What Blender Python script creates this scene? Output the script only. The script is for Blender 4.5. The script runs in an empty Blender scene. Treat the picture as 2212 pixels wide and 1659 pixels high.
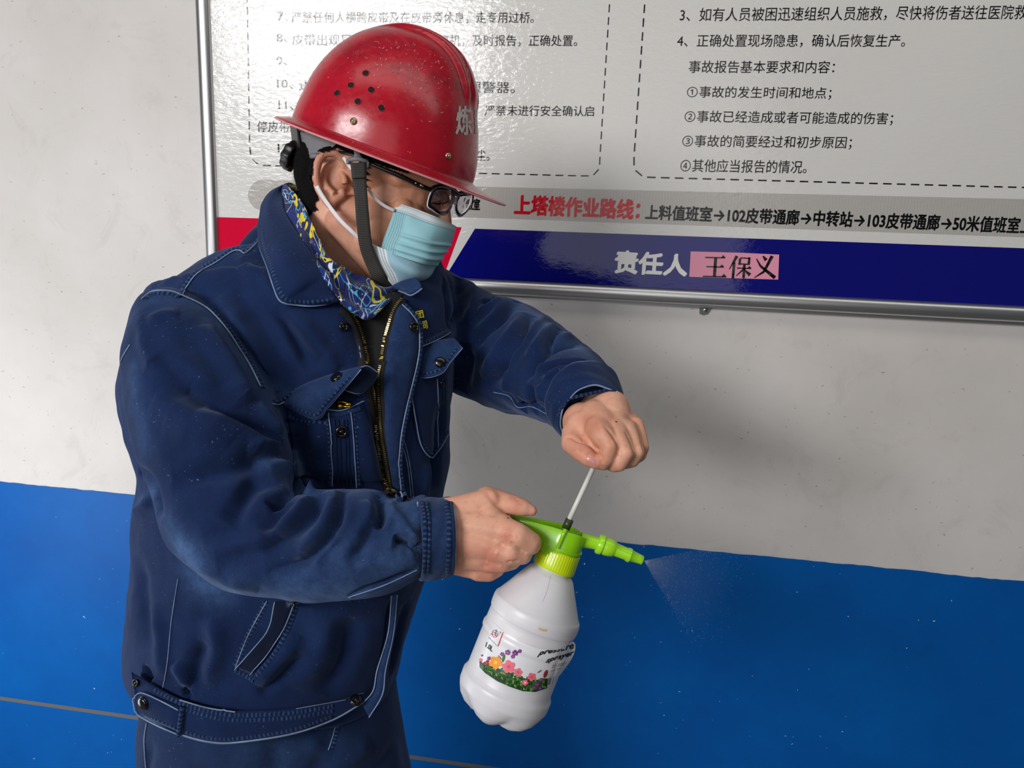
import bpy, bmesh, math, random
import numpy as np
from mathutils import Vector, Matrix, Quaternion
from mathutils.bvhtree import BVHTree

# ---------------------------------------------------------------- camera
W, H, F = 2212, 1659, 1735.0          # frame in pixels, focal length in pixels (a 27 mm phone lens)
C = bpy.context.scene.collection
sc = bpy.context.scene
dh = Vector((-11464, 800, -F)).normalized()      # where the wall's horizontals run to, camera space
dv = Vector((-302, -8087, -F))
Xc = -dh
Zc = -(dv - dv.dot(dh) * dh).normalized()
Yc = Zc.cross(Xc)
RW = Matrix((Xc, Yc, Zc))                         # camera space -> world
CAM = Vector((0.0, 0.0, 1.52))
cam = bpy.data.objects.new('camera', bpy.data.cameras.new('camera'))
C.objects.link(cam)
cam.matrix_world = Matrix.Translation(CAM) @ RW.to_4x4()
cam.data.sensor_width = 36.0
cam.data.lens = F / W * 36.0
cam.data.clip_start = 0.02
sc.camera = cam

def ray(px, py):                                  # world ray, unit depth along the optical axis
    return RW @ Vector(((px - W / 2) / F, -(py - H / 2) / F, -1.0))
def P(px, py, d):
    return CAM + ray(px, py) * d
RWn = np.array(RW); CAMn = np.array(CAM)
def to_px(p):
    q = RW.transposed() @ (Vector(p) - CAM)
    return (W / 2 + q.x / -q.z * F, H / 2 - q.y / -q.z * F, -q.z)

# ---------------------------------------------------------------- light
sc.view_settings.view_transform = 'Standard'
sc.view_settings.look = 'None'
sc.view_settings.gamma = 1.0
sc.view_settings.use_curve_mapping = False
sc.view_settings.exposure = 0.0
wd = bpy.data.worlds.new('room_light'); sc.world = wd; wd.use_nodes = True
wd.node_tree.nodes['Background'].inputs[0].default_value = (0.80, 0.90, 0.98, 1)
wd.node_tree.nodes['Background'].inputs[1].default_value = 0.07

def area(name, loc, target, sx, sy, power, col):
    l = bpy.data.lights.new(name, 'AREA'); l.shape = 'RECTANGLE'; l.size = sx; l.size_y = sy
    l.energy = power; l.color = col
    o = bpy.data.objects.new(name, l); C.objects.link(o)
    o.location = loc
    o.rotation_euler = (Vector(target) - Vector(loc)).to_track_quat('-Z', 'Y').to_euler()
    return o
def cs(x, y, z):                                  # point given right / up / forward of the camera
    return CAM + RW @ Vector((x, y, -z))
key = area('window_daylight', cs(-2.1, 0.66, -1.9), cs(0.0, -0.1, 1.4), 1.5, 0.8, 90, (1.0, 0.985, 0.99))
lamp = area('ceiling_lamp', CAM + Vector((0.6, 0.35, 1.25)), CAM + Vector((0.6, 0.75, -0.4)), 3.0, 0.45, 8, (1.0, 0.97, 0.9))
side = area('added_left_fill', CAM + Vector((-1.65, 0.62, -0.72)), CAM + Vector((-0.75, 1.5, -0.70)), 0.45, 1.0, 8.5, (0.93, 0.97, 1.0))  # added unseen light that brightens the lower left wall; no doorway stands there

fill = area('room_bounce', cs(-0.5, -0.1, -1.4), cs(-0.2, -0.1, 1.0), 1.6, 1.4, 7.5, (1.0, 0.97, 0.95))

# ---------------------------------------------------------------- helpers
def sl(r, g, b):                                  # sRGB 0..255 -> linear
    f = lambda v: (v / 255 / 12.92) if v / 255 <= 0.04045 else ((v / 255 + 0.055) / 1.055) ** 2.4
    return (f(r), f(g), f(b), 1)

class NT:
    def __init__(s, name):
        s.m = bpy.data.materials.new(name); s.m.use_nodes = True; s.t = s.m.node_tree
        s.b = s.t.nodes['Principled BSDF']; s.out = s.t.nodes['Material Output']
    def n(s, typ, **kw):
        x = s.t.nodes.new(typ)
        for k, v in kw.items():
            if k in x.inputs.keys() if hasattr(x.inputs, 'keys') else False: x.inputs[k].default_value = v
            else: setattr(x, k, v)
        return x
    def l(s, a, b): s.t.links.new(a, b)
    def coord(s, kind='Object'):
        return s.n('ShaderNodeTexCoord').outputs[kind]
    def mapping(s, vec, scale=(1, 1, 1), rot=(0, 0, 0), loc=(0, 0, 0)):
        m = s.n('ShaderNodeMapping'); m.inputs['Scale'].default_value = scale
        m.inputs['Rotation'].default_value = rot; m.inputs['Location'].default_value = loc
        s.l(vec, m.inputs['Vector']); return m.outputs[0]
    def noise(s, vec, scale, detail=4, rough=0.55, dist=0.0):
        x = s.n('ShaderNodeTexNoise'); x.inputs['Scale'].default_value = scale
        x.inputs['Detail'].default_value = detail; x.inputs['Roughness'].default_value = rough
        x.inputs['Distortion'].default_value = dist
        s.l(vec, x.inputs['Vector']); return x.outputs['Fac']
    def ramp(s, fac, stops, interp='LINEAR'):
        r = s.n('ShaderNodeValToRGB'); r.color_ramp.interpolation = interp
        e = r.color_ramp.elements
        while len(e) < len(stops): e.new(0.5)
        for i, (p, c) in enumerate(stops):
            e[i].position = p; e[i].color = c if len(c) == 4 else (*c, 1)
        s.l(fac, r.inputs[0]); return r.outputs[0]
    def mix(s, fac, a, b, mode='MIX'):
        x = s.n('ShaderNodeMix'); x.data_type = 'RGBA'; x.blend_type = mode
        for sock, v in ((x.inputs[0], fac), (x.inputs[6], a), (x.inputs[7], b)):
            if isinstance(v, (int, float)): sock.default_value = v
            elif isinstance(v, tuple): sock.default_value = v
            else: s.l(v, sock)
        return x.outputs[2]
    def math(s, op, a, b=0.0, clamp=False):
        x = s.n('ShaderNodeMath'); x.operation = op; x.use_clamp = clamp
        for sock, v in ((x.inputs[0], a), (x.inputs[1], b)):
            if isinstance(v, (int, float)): sock.default_value = v
            else: s.l(v, sock)
        return x.outputs[0]
    def bump(s, h, strength=0.3, dist=0.001, normal=None):
        x = s.n('ShaderNodeBump'); x.inputs['Strength'].default_value = strength
        x.inputs['Distance'].default_value = dist; s.l(h, x.inputs['Height'])
        if normal is not None: s.l(normal, x.inputs['Normal'])
        return x.outputs[0]
    def set(s, **kw):
        names = dict(color='Base Color', rough='Roughness', metal='Metallic', spec='Specular IOR Level', normal='Normal', sheen='Sheen Weight',
                     trans='Transmission Weight', sss='Subsurface Weight', alpha='Alpha', coat='Coat Weight', coatr='Coat Roughness', ior='IOR',
                     sssr='Subsurface Radius', ssss='Subsurface Scale')
        for k, v in kw.items():
            sock = s.b.inputs[names[k]]
            if isinstance(v, (int, float, tuple)): sock.default_value = v
            else: s.l(v, sock)
        return s.m

def simple(name, col, rough=0.5, metal=0.0, spec=0.5, bump=None, vary=0.0, coat=0.0):
    t = NT(name)
    co = t.coord()
    if vary:
        f = t.noise(co, 40, 5)
        dk = tuple(c * (1 - vary) for c in col[:3]) + (1,); lt = tuple(min(1, c * (1 + vary)) for c in col[:3]) + (1,)
        t.set(color=t.ramp(f, [(0.3, dk), (0.7, lt)]))
    else: t.set(color=col)
    if bump: t.set(normal=t.bump(t.noise(co, bump[0], 4), bump[1], bump[2]))
    t.set(rough=rough, metal=metal, spec=spec, coat=coat)
    return t.m

def mesh(name, verts, faces, mat=None, parent=None, smooth=True, uvs=None, link=True):
    me = bpy.data.meshes.new(name)
    me.from_pydata([tuple(v) for v in verts], [], [tuple(int(i) for i in f) for f in faces])
    if uvs is not None:
        uv = me.uv_layers.new(name='UVMap')
        idx = np.empty(len(me.loops), dtype=np.int32); me.loops.foreach_get('vertex_index', idx)
        uv.data.foreach_set('uv', np.asarray(uvs, dtype=np.float32)[idx].ravel())
    if smooth: me.polygons.foreach_set('use_smooth', [True] * len(me.polygons))
    o = bpy.data.objects.new(name, me)
    if mat: me.materials.append(mat)
    if link: C.objects.link(o)
    if parent: o.parent = parent
    return o
def empty(name, loc=(0, 0, 0)):
    o = bpy.data.objects.new(name, None); C.objects.link(o); o.location = loc; o.empty_display_size = 0.02
    return o
def tag(o, label=None, cat=None, group=None, kind=None):
    if label: o['label'] = label
    if cat: o['category'] = cat
    if group: o['group'] = group
    if kind: o['kind'] = kind
    return o
def adopt(parent, *kids):
    # keeps the children where they are although the parent stands somewhere else
    for k in kids:
        k.parent = parent; k.matrix_parent_inverse = Matrix.Translation(-parent.location)

def box_data(c, sx, sy, sz, axes=None):
    c = Vector(c); ax = axes or (Vector((1, 0, 0)), Vector((0, 1, 0)), Vector((0, 0, 1)))
    v = [c + ax[0] * (i * sx / 2) + ax[1] * (j * sy / 2) + ax[2] * (k * sz / 2) for k in (-1, 1) for j in (-1, 1) for i in (-1, 1)]
    f = [(0, 2, 3, 1), (4, 5, 7, 6), (0, 1, 5, 4), (2, 6, 7, 3), (0, 4, 6, 2), (1, 3, 7, 5)]
    return v, f
def box(name, c, sx, sy, sz, mat, parent=None, axes=None, bev=0.0):
    v, f = box_data(c, sx, sy, sz, axes)
    o = mesh(name, v, f, mat, parent, smooth=False)
    if bev:
        m = o.modifiers.new('bevel', 'BEVEL'); m.width = bev; m.segments = 2
    return o
def join_data(items):
    V, Fc = [], []
    for v, f in items:
        n = len(V); V += [tuple(x) for x in v]; Fc += [tuple(i + n for i in q) for q in f]
    return V, Fc

def cr(pts, n):                                    # Catmull-Rom resample of a polyline of tuples (numpy)
    p = np.asarray(pts, dtype=float)
    if len(p) == 2:
        t = np.linspace(0, 1, n)[:, None]; return p[0] * (1 - t) + p[1] * t
    q = np.vstack([2 * p[0] - p[1], p, 2 * p[-1] - p[-2]])
    seg = np.linspace(0, len(p) - 1, n); i = np.minimum(seg.astype(int), len(p) - 2); t = (seg - i)[:, None]
    a, b, c, d = q[i], q[i + 1], q[i + 2], q[i + 3]
    return 0.5 * (2 * b + (c - a) * t + (2 * a - 5 * b + 4 * c - d) * t ** 2 + (3 * b - a - 3 * c + d) * t ** 3)
def grid_cr(ctrl, nu, nv):                         # control grid rows x cols x k -> smooth nu x nv grid
    g = np.asarray(ctrl, dtype=float)
    a = np.stack([cr(r, nv) for r in g])
    return np.stack([cr(a[:, j], nu) for j in range(nv)], axis=1)
def grid_faces(nu, nv, wrap_v=False):
    f = []
    for i in range(nu - 1):
        for j in range(nv if wrap_v else nv - 1):
            k = (j + 1) % nv
            f.append((i * nv + j, i * nv + k, (i + 1) * nv + k, (i + 1) * nv + j))
    return f
def arrP(a):                                       # array (...,3) of px,py,depth -> world
    a = np.asarray(a, dtype=float)
    loc = np.stack([(a[..., 0] - W / 2) / F * a[..., 2], -(a[..., 1] - H / 2) / F * a[..., 2], -a[..., 2]], axis=-1)
    return loc @ RWn.T + CAMn
def arr_px(v):
    q = (np.asarray(v) - CAMn) @ RWn
    d = -q[..., 2]
    return np.stack([W / 2 + q[..., 0] / d * F, H / 2 - q[..., 1] / d * F, d], axis=-1)

def tube_data(pts, rad, n=10, caps=True, flat=1.0, up=None):
    p = np.asarray([tuple(q) for q in pts], dtype=float); m = len(p)
    r = np.full(m, rad) if np.isscalar(rad) else np.asarray(rad, dtype=float)
    t = np.gradient(p, axis=0); t /= np.linalg.norm(t, axis=1)[:, None] + 1e-12
    ref = np.array(up if up is not None else (0.13, 0.31, 0.94), dtype=float)
    a = ref - t[0] * (ref @ t[0]); a /= np.linalg.norm(a)
    V = []
    for i in range(m):
        if up is not None: a = ref - t[i] * (ref @ t[i])
        else: a = a - t[i] * (a @ t[i])
        a /= np.linalg.norm(a); b = np.cross(t[i], a)
        for k in range(n):
            th = 2 * math.pi * k / n
            V.append(p[i] + r[i] * (math.cos(th) * a * flat + math.sin(th) * b))
    Fc = grid_faces(m, n, True)
    if caps: Fc += [tuple(range(n))[::-1], tuple((m - 1) * n + k for k in range(n))]
    return V, Fc
def tube(name, pts, rad, mat, parent=None, n=10, flat=1.0, up=None):
    v, f = tube_data(pts, rad, n, True, flat, up)
    return mesh(name, v, f, mat, parent)
def ball_data(c, r, axes=None, nu=16, nv=24):
    c = np.array(tuple(c)); r = np.array(r if not np.isscalar(r) else (r, r, r), dtype=float)
    A = np.eye(3) if axes is None else np.array([tuple(a) for a in axes])
    V = [c + A[2] * r[2]]
    for i in range(1, nu):
        ph = math.pi * i / nu
        for j in range(nv):
            th = 2 * math.pi * j / nv
            V.append(c + (A[0] * r[0] * math.cos(th) + A[1] * r[1] * math.sin(th)) * math.sin(ph) + A[2] * r[2] * math.cos(ph))
    V.append(c - A[2] * r[2])
    Fc = [(0, 1 + j, 1 + (j + 1) % nv) for j in range(nv)]
    for i in range(nu - 2):
        for j in range(nv):
            a = 1 + i * nv + j; b = 1 + i * nv + (j + 1) % nv
            Fc.append((a, a + nv, b + nv, b))
    n = len(V) - 1; o = 1 + (nu - 2) * nv
    Fc += [(n, o + (j + 1) % nv, o + j) for j in range(nv)]
    return V, Fc
def capsule_data(a, b, ra, rb, n=20):              # round ended cone
    a = Vector(a); b = Vector(b); d = (b - a); L = max(d.length, 1e-6); u = d / L
    x = u.orthogonal().normalized(); y = u.cross(x)
    V = []; rings = []
    k = 6
    for i in range(k + 1):
        ph = math.pi / 2 * i / k; rings.append((-math.cos(ph) * ra, math.sin(ph) * ra))
    for i in range(k + 1):
        ph = math.pi / 2 * i / k; rings.append((L + math.sin(ph) * rb, math.cos(ph) * rb))
    for z, r in rings:
        r = max(r, 1e-5)
        for j in range(n):
            th = 2 * math.pi * j / n
            V.append(a + u * z + (x * math.cos(th) + y * math.sin(th)) * r)
    Fc = grid_faces(len(rings), n, True) + [tuple(range(n))[::-1], tuple((len(rings) - 1) * n + j for j in range(n))]
    return V, Fc
def ellipse_loft_data(st, n=48, sub=6, p=2.0, start=None):
    # stations: (ax, ay, bx, by, depth, half thickness in metres): a and b are the two outline points
    S = cr(st, (len(st) - 1) * sub + 1)
    A = arrP(np.stack([S[:, 0], S[:, 1], S[:, 4]], 1)); B = arrP(np.stack([S[:, 2], S[:, 3], S[:, 4]], 1))
    c = (A + B) / 2; h = (A - B) / 2
    t = np.gradient(c, axis=0)
    V = []; prev = None
    for i in range(len(S)):
        d = np.cross(t[i], h[i]); d /= np.linalg.norm(d) + 1e-12
        if prev is not None and d @ prev < 0: d = -d
        prev = d
        for k in range(n):
            th = 2 * math.pi * k / n; cth, sth = math.cos(th), math.sin(th)
            q = 2.0 / p
            V.append(c[i] + h[i] * math.copysign(abs(cth) ** q, cth) + d * S[i, 5] * math.copysign(abs(sth) ** q, sth))
    Fc = grid_faces(len(S), n, True) + [tuple(range(n))[::-1], tuple((len(S) - 1) * n + k for k in range(n))]
    return V, Fc

def evaluated(o):
    dg = bpy.context.evaluated_depsgraph_get(); dg.update()
    me = bpy.data.meshes.new_from_object(o.evaluated_get(dg)); return me
def fuse(items, voxel, smooth_it=4, smooth_f=0.5, sub=0):
    v, f = join_data(items)
    o = mesh('tmp', v, f, smooth=False)
    r = o.modifiers.new('r', 'REMESH'); r.mode = 'VOXEL'; r.voxel_size = voxel; r.adaptivity = 0
    if smooth_it:
        s = o.modifiers.new('s', 'SMOOTH'); s.factor = smooth_f; s.iterations = smooth_it
    if sub:
        s = o.modifiers.new('u', 'SUBSURF'); s.levels = sub; s.render_levels = sub
    me = evaluated(o)
    bpy.data.objects.remove(o)
    me.polygons.foreach_set('use_smooth', [True] * len(me.polygons))
    return me

class Surf:                                        # a mesh we can measure, push and hang things on
    def __init__(s, me):
        s.me = me; s.refresh()
    def refresh(s):
        me = s.me; n = len(me.vertices)
        s.co = np.empty(n * 3, dtype=np.float64); me.vertices.foreach_get('co', s.co); s.co = s.co.reshape(-1, 3)
        s.no = np.empty(n * 3, dtype=np.float64); me.vertices.foreach_get('normal', s.no); s.no = s.no.reshape(-1, 3)
        s.bvh = None
    def tree(s):
        if s.bvh is None:
            s.bvh = BVHTree.FromPolygons([tuple(x) for x in s.co], [tuple(p.vertices) for p in s.me.polygons])
        return s.bvh
    def hit(s, px, py):
        d = ray(px, py).normalized()
        loc, no, i, dist = s.tree().ray_cast(CAM, d)
        if loc is None: return None, None
        return loc, no
    def path(s, pts, step=4.0, lift=0.0, smooth=True):      # pixel polyline -> points and normals on the surface
        p = np.asarray(pts, dtype=float)[:, :2]
        L = np.linalg.norm(np.diff(p, axis=0), axis=1).sum()
        q = cr(p, max(3, int(L / step))) if smooth and len(p) > 2 else cr(p[:2], max(3, int(L / step)))
        out, nn = [], []
        for x, y in q:
            a, b = s.hit(x, y)
            if a is not None: out.append(np.array(a) + np.array(b) * lift); nn.append(np.array(b))
        return np.array(out), np.array(nn)
    def push(s, field):
        s.co = s.co + s.no * field[:, None]
        s.me.vertices.foreach_set('co', s.co.ravel()); s.me.update(); s.refresh()
    def strokes(s, strokes):
        # each stroke: (pixel polyline, width mm, height mm[, sharp]) -> ridge (+) or furrow (-)
        field = np.zeros(len(s.co))
        for st in strokes:
            pts, w, h = st[0], st[1] / 1000, st[2] / 1000
            sharp = st[3] if len(st) > 3 else 0
            q, qn = s.path(pts, 3.0)
            if len(q) < 2: continue
            lo, hi = q.min(0) - 3 * w, q.max(0) + 3 * w
            m = np.where(np.all((s.co > lo) & (s.co < hi), axis=1))[0]
            if not len(m): continue
            n = len(q); tt = np.linspace(0, 1, n); taper = np.clip(np.minimum(tt, 1 - tt) * 4, 0, 1) ** 0.7
            best = np.full(len(m), 1e9); bi = np.zeros(len(m), int)
            for k in range(n):
                d = ((s.co[m] - q[k]) ** 2).sum(1); c = d < best; best[c] = d[c]; bi[c] = k
            d = np.sqrt(best)
            ok = (s.no[m] * qn[bi]).sum(1) > -0.2
            prof = np.exp(-(d / w) ** 2) if not sharp else np.exp(-(d / w) ** 1.2)
            field[m] += np.where(ok, prof * h * taper[bi], 0)
        s.push(field)

def ribbon(name, surf, pts, width, lift, mat, parent=None, step=4.0, thick=0.0, side=0.0, edge_drop=0.0008, ncross=5):
    # strip of cloth lying on a surface; width in mm; side shifts it across (mm)
    q, nn = surf.path(pts, step)
    if len(q) < 3: return None
    t = np.gradient(q, axis=0); t /= np.linalg.norm(t, axis=1)[:, None]
    for _ in range(2): nn[1:-1] = (nn[:-2] + nn[1:-1] * 2 + nn[2:]) / 4
    nn /= np.linalg.norm(nn, axis=1)[:, None]
    b = np.cross(nn, t); b /= np.linalg.norm(b, axis=1)[:, None]
    L = np.concatenate([[0], np.cumsum(np.linalg.norm(np.diff(q, axis=0), axis=1))])
    V, U = [], []
    for i in range(len(q)):
        for k in range(ncross):
            v = k / (ncross - 1)
            off = (v - 0.5) * width / 1000 + side / 1000
            z = lift / 1000 * (1 - (2 * v - 1) ** 4) - edge_drop * (abs(2 * v - 1) > 0.95)
            p0 = q[i] + b[i] * off
            loc, no, idx, dist = surf.tree().find_nearest(Vector(p0), 0.03)
            if loc is not None: p0 = np.array(loc)
            V.append(p0 + nn[i] * z); U.append((L[i], v))
    return mesh(name, V, grid_faces(len(q), ncross), mat, parent, uvs=U)

def patch(name, surf, c0, c1, lift, mat, parent=None, nu=24, nv=24, bulge=0.0, thick=0.0015, extra=None):
    # cloth panel between two pixel curves c0 (one side) and c1 (the other side)
    a = cr(c0, nv); b = cr(c1, nv)
    V, U = [], []
    for i in range(nu):
        t = i / (nu - 1)
        for j in range(nv):
            x, y = (a[j] * (1 - t) + b[j] * t)[:2]
            loc, no = surf.hit(x, y)
            if loc is None: loc, no = P(x, y, 1.05), -ray(x, y).normalized()
            u = j / (nv - 1)
            e = min(1.0, min(t, 1 - t, u, 1 - u) * 12)
            z = lift * (0.35 + 0.65 * e) + bulge * math.sin(math.pi * t) * math.sin(math.pi * u)
            if extra: z += extra(t, u)
            V.append(np.array(loc) + np.array(no) * z); U.append((u, t))
    V = np.array(V).reshape(nu, nv, 3)
    for _ in range(2):
        V[1:-1, 1:-1] = (V[1:-1, 1:-1] * 2 + V[:-2, 1:-1] + V[2:, 1:-1] + V[1:-1, :-2] + V[1:-1, 2:]) / 6
    o = mesh(name, V.reshape(-1, 3), grid_faces(nu, nv), mat, parent, uvs=U)
    if thick:
        m = o.modifiers.new('s', 'SOLIDIFY'); m.thickness = thick; m.offset = 0
    return o
# ================================================================= the setting
def wall_pt(px, py, y):                            # where the pixel's ray meets the plane that stands y metres before/behind the wall face
    r = ray(px, py); return CAM + r * ((WY - y - CAM.y) / r.y)
r0 = ray(W / 2, H / 2)
WY = CAM.y + r0.y * 1.55                           # wall plane

def mat_wall():
    t = NT('white_paint'); co = t.coord()
    big = t.noise(co, 2.2, 5, 0.6); sm = t.noise(co, 30, 6, 0.6)
    c = t.ramp(big, [(0.3, sl(197, 192, 187)), (0.7, sl(216, 211, 208))])
    specks = t.ramp(t.noise(t.mapping(co, (1, 1, 2)), 90, 2, 0.4), [(0.245, (0.25, 0.25, 0.25, 1)), (0.27, (1, 1, 1, 1))])
    c = t.mix(0.5, c, specks, 'MULTIPLY')
    smear = t.ramp(t.noise(co, 9, 6, 0.7, 1.2), [(0.30, (0.86, 0.85, 0.84, 1)), (0.45, (1, 1, 1, 1))])
    c = t.mix(0.6, c, smear, 'MULTIPLY')
    return t.set(color=c, rough=0.55, spec=0.35, normal=t.bump(sm, 0.25, 0.0006))
def mat_blue():
    t = NT('blue_paint'); co = t.coord()
    big = t.noise(co, 3.5, 6, 0.65)
    c = t.ramp(big, [(0.3, sl(0, 80, 158)), (0.7, sl(0, 94, 174))])
    sp = t.ramp(t.noise(co, 120, 2, 0.5), [(0.775, (0, 0, 0, 1)), (0.785, (1, 1, 1, 1))])
    c = t.mix(sp, c, sl(200, 225, 240))
    return t.set(color=c, rough=0.45, spec=0.18, normal=t.bump(t.noise(co, 25, 5), 0.15, 0.0008))
M_WALL = mat_wall(); M_BLUE = mat_blue()
M_JOINT = simple('joint_strip', sl(98, 96, 96), 0.7, bump=(200, .2, .0004))
M_FLOOR = simple('floor_tiles', sl(110, 108, 104), 0.6, vary=0.15)

zsplit = 0.5 * (wall_pt(100, 1060, 0).z + wall_pt(1800, 1204, 0).z)
zj = 0.5 * (wall_pt(140, 1536, 0).z + wall_pt(1000, 1640, 0).z)
XL, XR = wall_pt(0, 800, 0).x - 1.1, wall_pt(2212, 800, 0).x + 1.1
def wavy_top(zc, amp, n=260, seed=3):
    rnd = random.Random(seed); z = 0; out = []
    for i in range(n):
        z = z * 0.6 + rnd.uniform(-1, 1) * amp
        out.append(zc + z)
    return out
v, f = box_data(((XL + XR) / 2, WY + 0.05, 1.5), XR - XL, 0.1, 3.0)
wall = tag(mesh('wall_back', v, f, M_WALL, smooth=False), 'white painted wall above a blue dado behind the man', kind='structure')
# blue dado boards: thin painted boards with an uneven upper paint edge
def board(name, z0, z1, ragged):
    xs = np.linspace(XL, XR, 420); top = wavy_top(z1, 0.0009, 420) if ragged else [z1] * 420
    V = []
    for x, z in zip(xs, top): V += [(x, WY - 0.0025, z0), (x, WY - 0.0025, z), (x, WY, z)]
    Fc = []
    for i in range(419):
        a = i * 3; Fc += [(a, a + 3, a + 4, a + 1), (a + 1, a + 4, a + 5, a + 2)]
    o = mesh(name, V, Fc, M_BLUE, smooth=False); adopt(wall, o); return o
b1 = board('dado_board', zj + 0.005, zsplit, True)
b2 = board('dado_board', 0.10, zj - 0.005, False)
js = box('joint_strip', ((XL + XR) / 2, WY - 0.0008, zj), XR - XL, 0.003, 0.0102, M_JOINT); adopt(wall, js)
b2['label'] = 'lower blue board under the joint'; b1['label'] = 'upper blue board with uneven paint edge'
v, f = box_data(((XL + XR) / 2, (WY - 4.0) / 2, -0.05), XR - XL + 1.0, WY + 4.2, 0.1)
flo = tag(mesh('floor', v, f, M_FLOOR, smooth=False), 'grey floor under the man', kind='structure')
bs = tag(box('baseboard_back', ((XL + XR) / 2, WY - 0.006, 0.05), XR - XL, 0.012, 0.10, M_JOINT), 'grey skirting along the wall foot', kind='structure')
# strip at the far left edge of the photograph
q = wall_pt(-4, 270, 0)
# ---------------------------------------------------------------- the notice board
BD = 0.022                                          # board face stands this far off the wall
def bp(px, py, e=0.0): return wall_pt(px, py, BD + e)
def film(name, col, rough=0.05, stripes=False, amt=1.0):
    t = NT(name); co = t.coord()
    if stripes:
        w = t.n('ShaderNodeTexWave'); w.bands_direction = 'X'; w.inputs['Scale'].default_value = 60; w.inputs['Distortion'].default_value = 1.0
        w.inputs['Detail'].default_value = 2
        t.l(co, w.inputs['Vector'])
        dk = tuple(c * 0.93 for c in col[:3]) + (1,)
        t.set(color=t.ramp(w.outputs['Fac'], [(0.0, dk), (1.0, col)]))
    else:
        b = t.noise(co, 1.7, 4)
        t.set(color=t.ramp(b, [(0.3, tuple(c * 0.94 for c in col[:3]) + (1,)), (0.7, col)]))
    m1 = t.mapping(co, (1, 1, 2.2))
    n1 = t.noise(m1, 70, 4, 0.6, 0.5); n2 = t.noise(co, 7, 2, 0.5)
    nb = t.bump(n2, 0.25 * amt, 0.004); nb = t.bump(n1, 0.36 * amt, 0.0016, nb)
    return t.set(rough=rough, spec=0.5, normal=nb)
M_PAPER = film('glossy_white_film', sl(214, 212, 208))
M_GREY = film('glossy_grey_film', sl(178, 174, 169), stripes=True)
M_NAVY = film('glossy_navy_film', sl(12, 14, 112), amt=0.25)
M_CRIM = film('glossy_crimson_film', sl(206, 12, 52), amt=0.5)
M_INK = film('black_print', sl(14, 13, 14)); M_REDINK = film('red_print', sl(196, 14, 34)); M_WHITEINK = film('white_print', sl(225, 225, 222), amt=0.3)
M_PINK = film('pink_paper', sl(226, 148, 172), rough=0.3, amt=0.2)
def mat_alu():
    t = NT('brushed_aluminium'); co = t.coord()
    return t.set(color=sl(205, 205, 206), metal=1.0, rough=0.33, normal=t.bump(t.noise(t.mapping(co, (2, 2, 300)), 12, 2), 0.04, 0.0004))
M_ALU = mat_alu()
# corners: inner face from pixel measurements
bl = bp(466, 520); xl = 0.5 * (bp(455, 0).x + bp(470, 515).x); zb = 0.5 * (bp(1040, 602).z + bp(2212, 663).z)
xr = bp(2212, 400).x + 0.9; zt = bp(900, 0).z + 0.55
root = empty('notice_board', ((xl + xr) / 2, WY - BD / 2, zb))
tag(root, 'large glossy notice board in a silver frame with Chinese text and navy footer', 'notice board')
pn = box('panel', ((xl + xr) / 2, WY - BD / 2 - 0.001, (zb + zt) / 2), xr - xl, BD - 0.002, zt - zb, M_PAPER); adopt(root, pn)
# frame rails: half-round aluminium profile with a flat back lip
def rail(name, a, b, inward):
    a = Vector(a); b = Vector(b); d = (b - a).normalized(); out = Vector((0, -1, 0)); side = Vector(inward)
    prof = [(-0.013, -0.022), (-0.013, -0.006), (-0.009, -0.0055), (-0.009, 0.000)]
    k = 14
    for i in range(k + 1):
        th = math.pi * i / k; prof.append((-0.0085 + 0.0135 * (1 - math.cos(th)), 0.001 + 0.0095 * math.sin(th)))
    prof += [(0.0185, -0.0005), (0.0215, -0.0005), (0.0215, -0.003)]
    V = []
    for e in (a, b):
        for s_, o_ in prof: V.append(e + side * (s_ - 0.006) + out * (o_ + BD))
    n = len(prof); Fc = [(i, i + 1, n + i + 1, n + i) for i in range(n - 1)]
    o = mesh(name, V, Fc, M_ALU, smooth=True); adopt(root, o)
    m = o.modifiers.new('e', 'EDGE_SPLIT'); m.split_angle = math.radians(35)
    return o
rail('frame_rail', (xl - 0.012, WY, zt), (xl - 0.012, WY, zb - 0.02), (1, 0, 0))
rail('frame_rail', (xl - 0.02, WY, zb - 0.012), (xr, WY, zb - 0.012), (0, 0, 1))
# mounting clip with its screw
M_STEEL = simple('dull_steel', sl(120, 122, 118), 0.4, 1.0)
M_SCREW = simple('screw_head', sl(190, 192, 188), 0.3, 1.0); M_BLACK = simple('black_plastic', sl(16, 16, 18), 0.35)
cpx = [(1522, 655), (1537, 653), (1536, 663), (1535, 668), (1529, 678), (1519, 681), (1511, 678), (1511, 666), (1518, 659)]
cv = [wall_pt(x, y, 0.003) for x, y in cpx]; n = len(cv)
o = mesh('mounting_clip', cv + [c + Vector((0, 0.003, 0)) for c in cv], [tuple(range(n))[::-1], tuple(range(n, 2 * n))] + [(i, (i + 1) % n, n + (i + 1) % n, n + i) for i in range(n)], M_STEEL, smooth=False)
adopt(root, o)
sp_ = wall_pt(1524, 670, 0.004)
v1, f1 = ball_data(sp_, (0.0042, 0.0016, 0.0042), nu=8, nv=16)
o = mesh('screw', v1, f1, M_SCREW); adopt(root, o)
o = mesh('screw_cross', *join_data([box_data(sp_ + Vector((0, -0.0015, 0)), 0.005, 0.0006, 0.0011), box_data(sp_ + Vector((0, -0.0015, 0)), 0.0011, 0.0006, 0.005)]), M_BLACK, smooth=False); adopt(root, o)

def flat(name, pxs, e, mat):
    V = [bp(x, y, e) for x, y in pxs]
    o = mesh(name, V, [tuple(range(len(V)))], mat, smooth=False); adopt(root, o); return o
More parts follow.
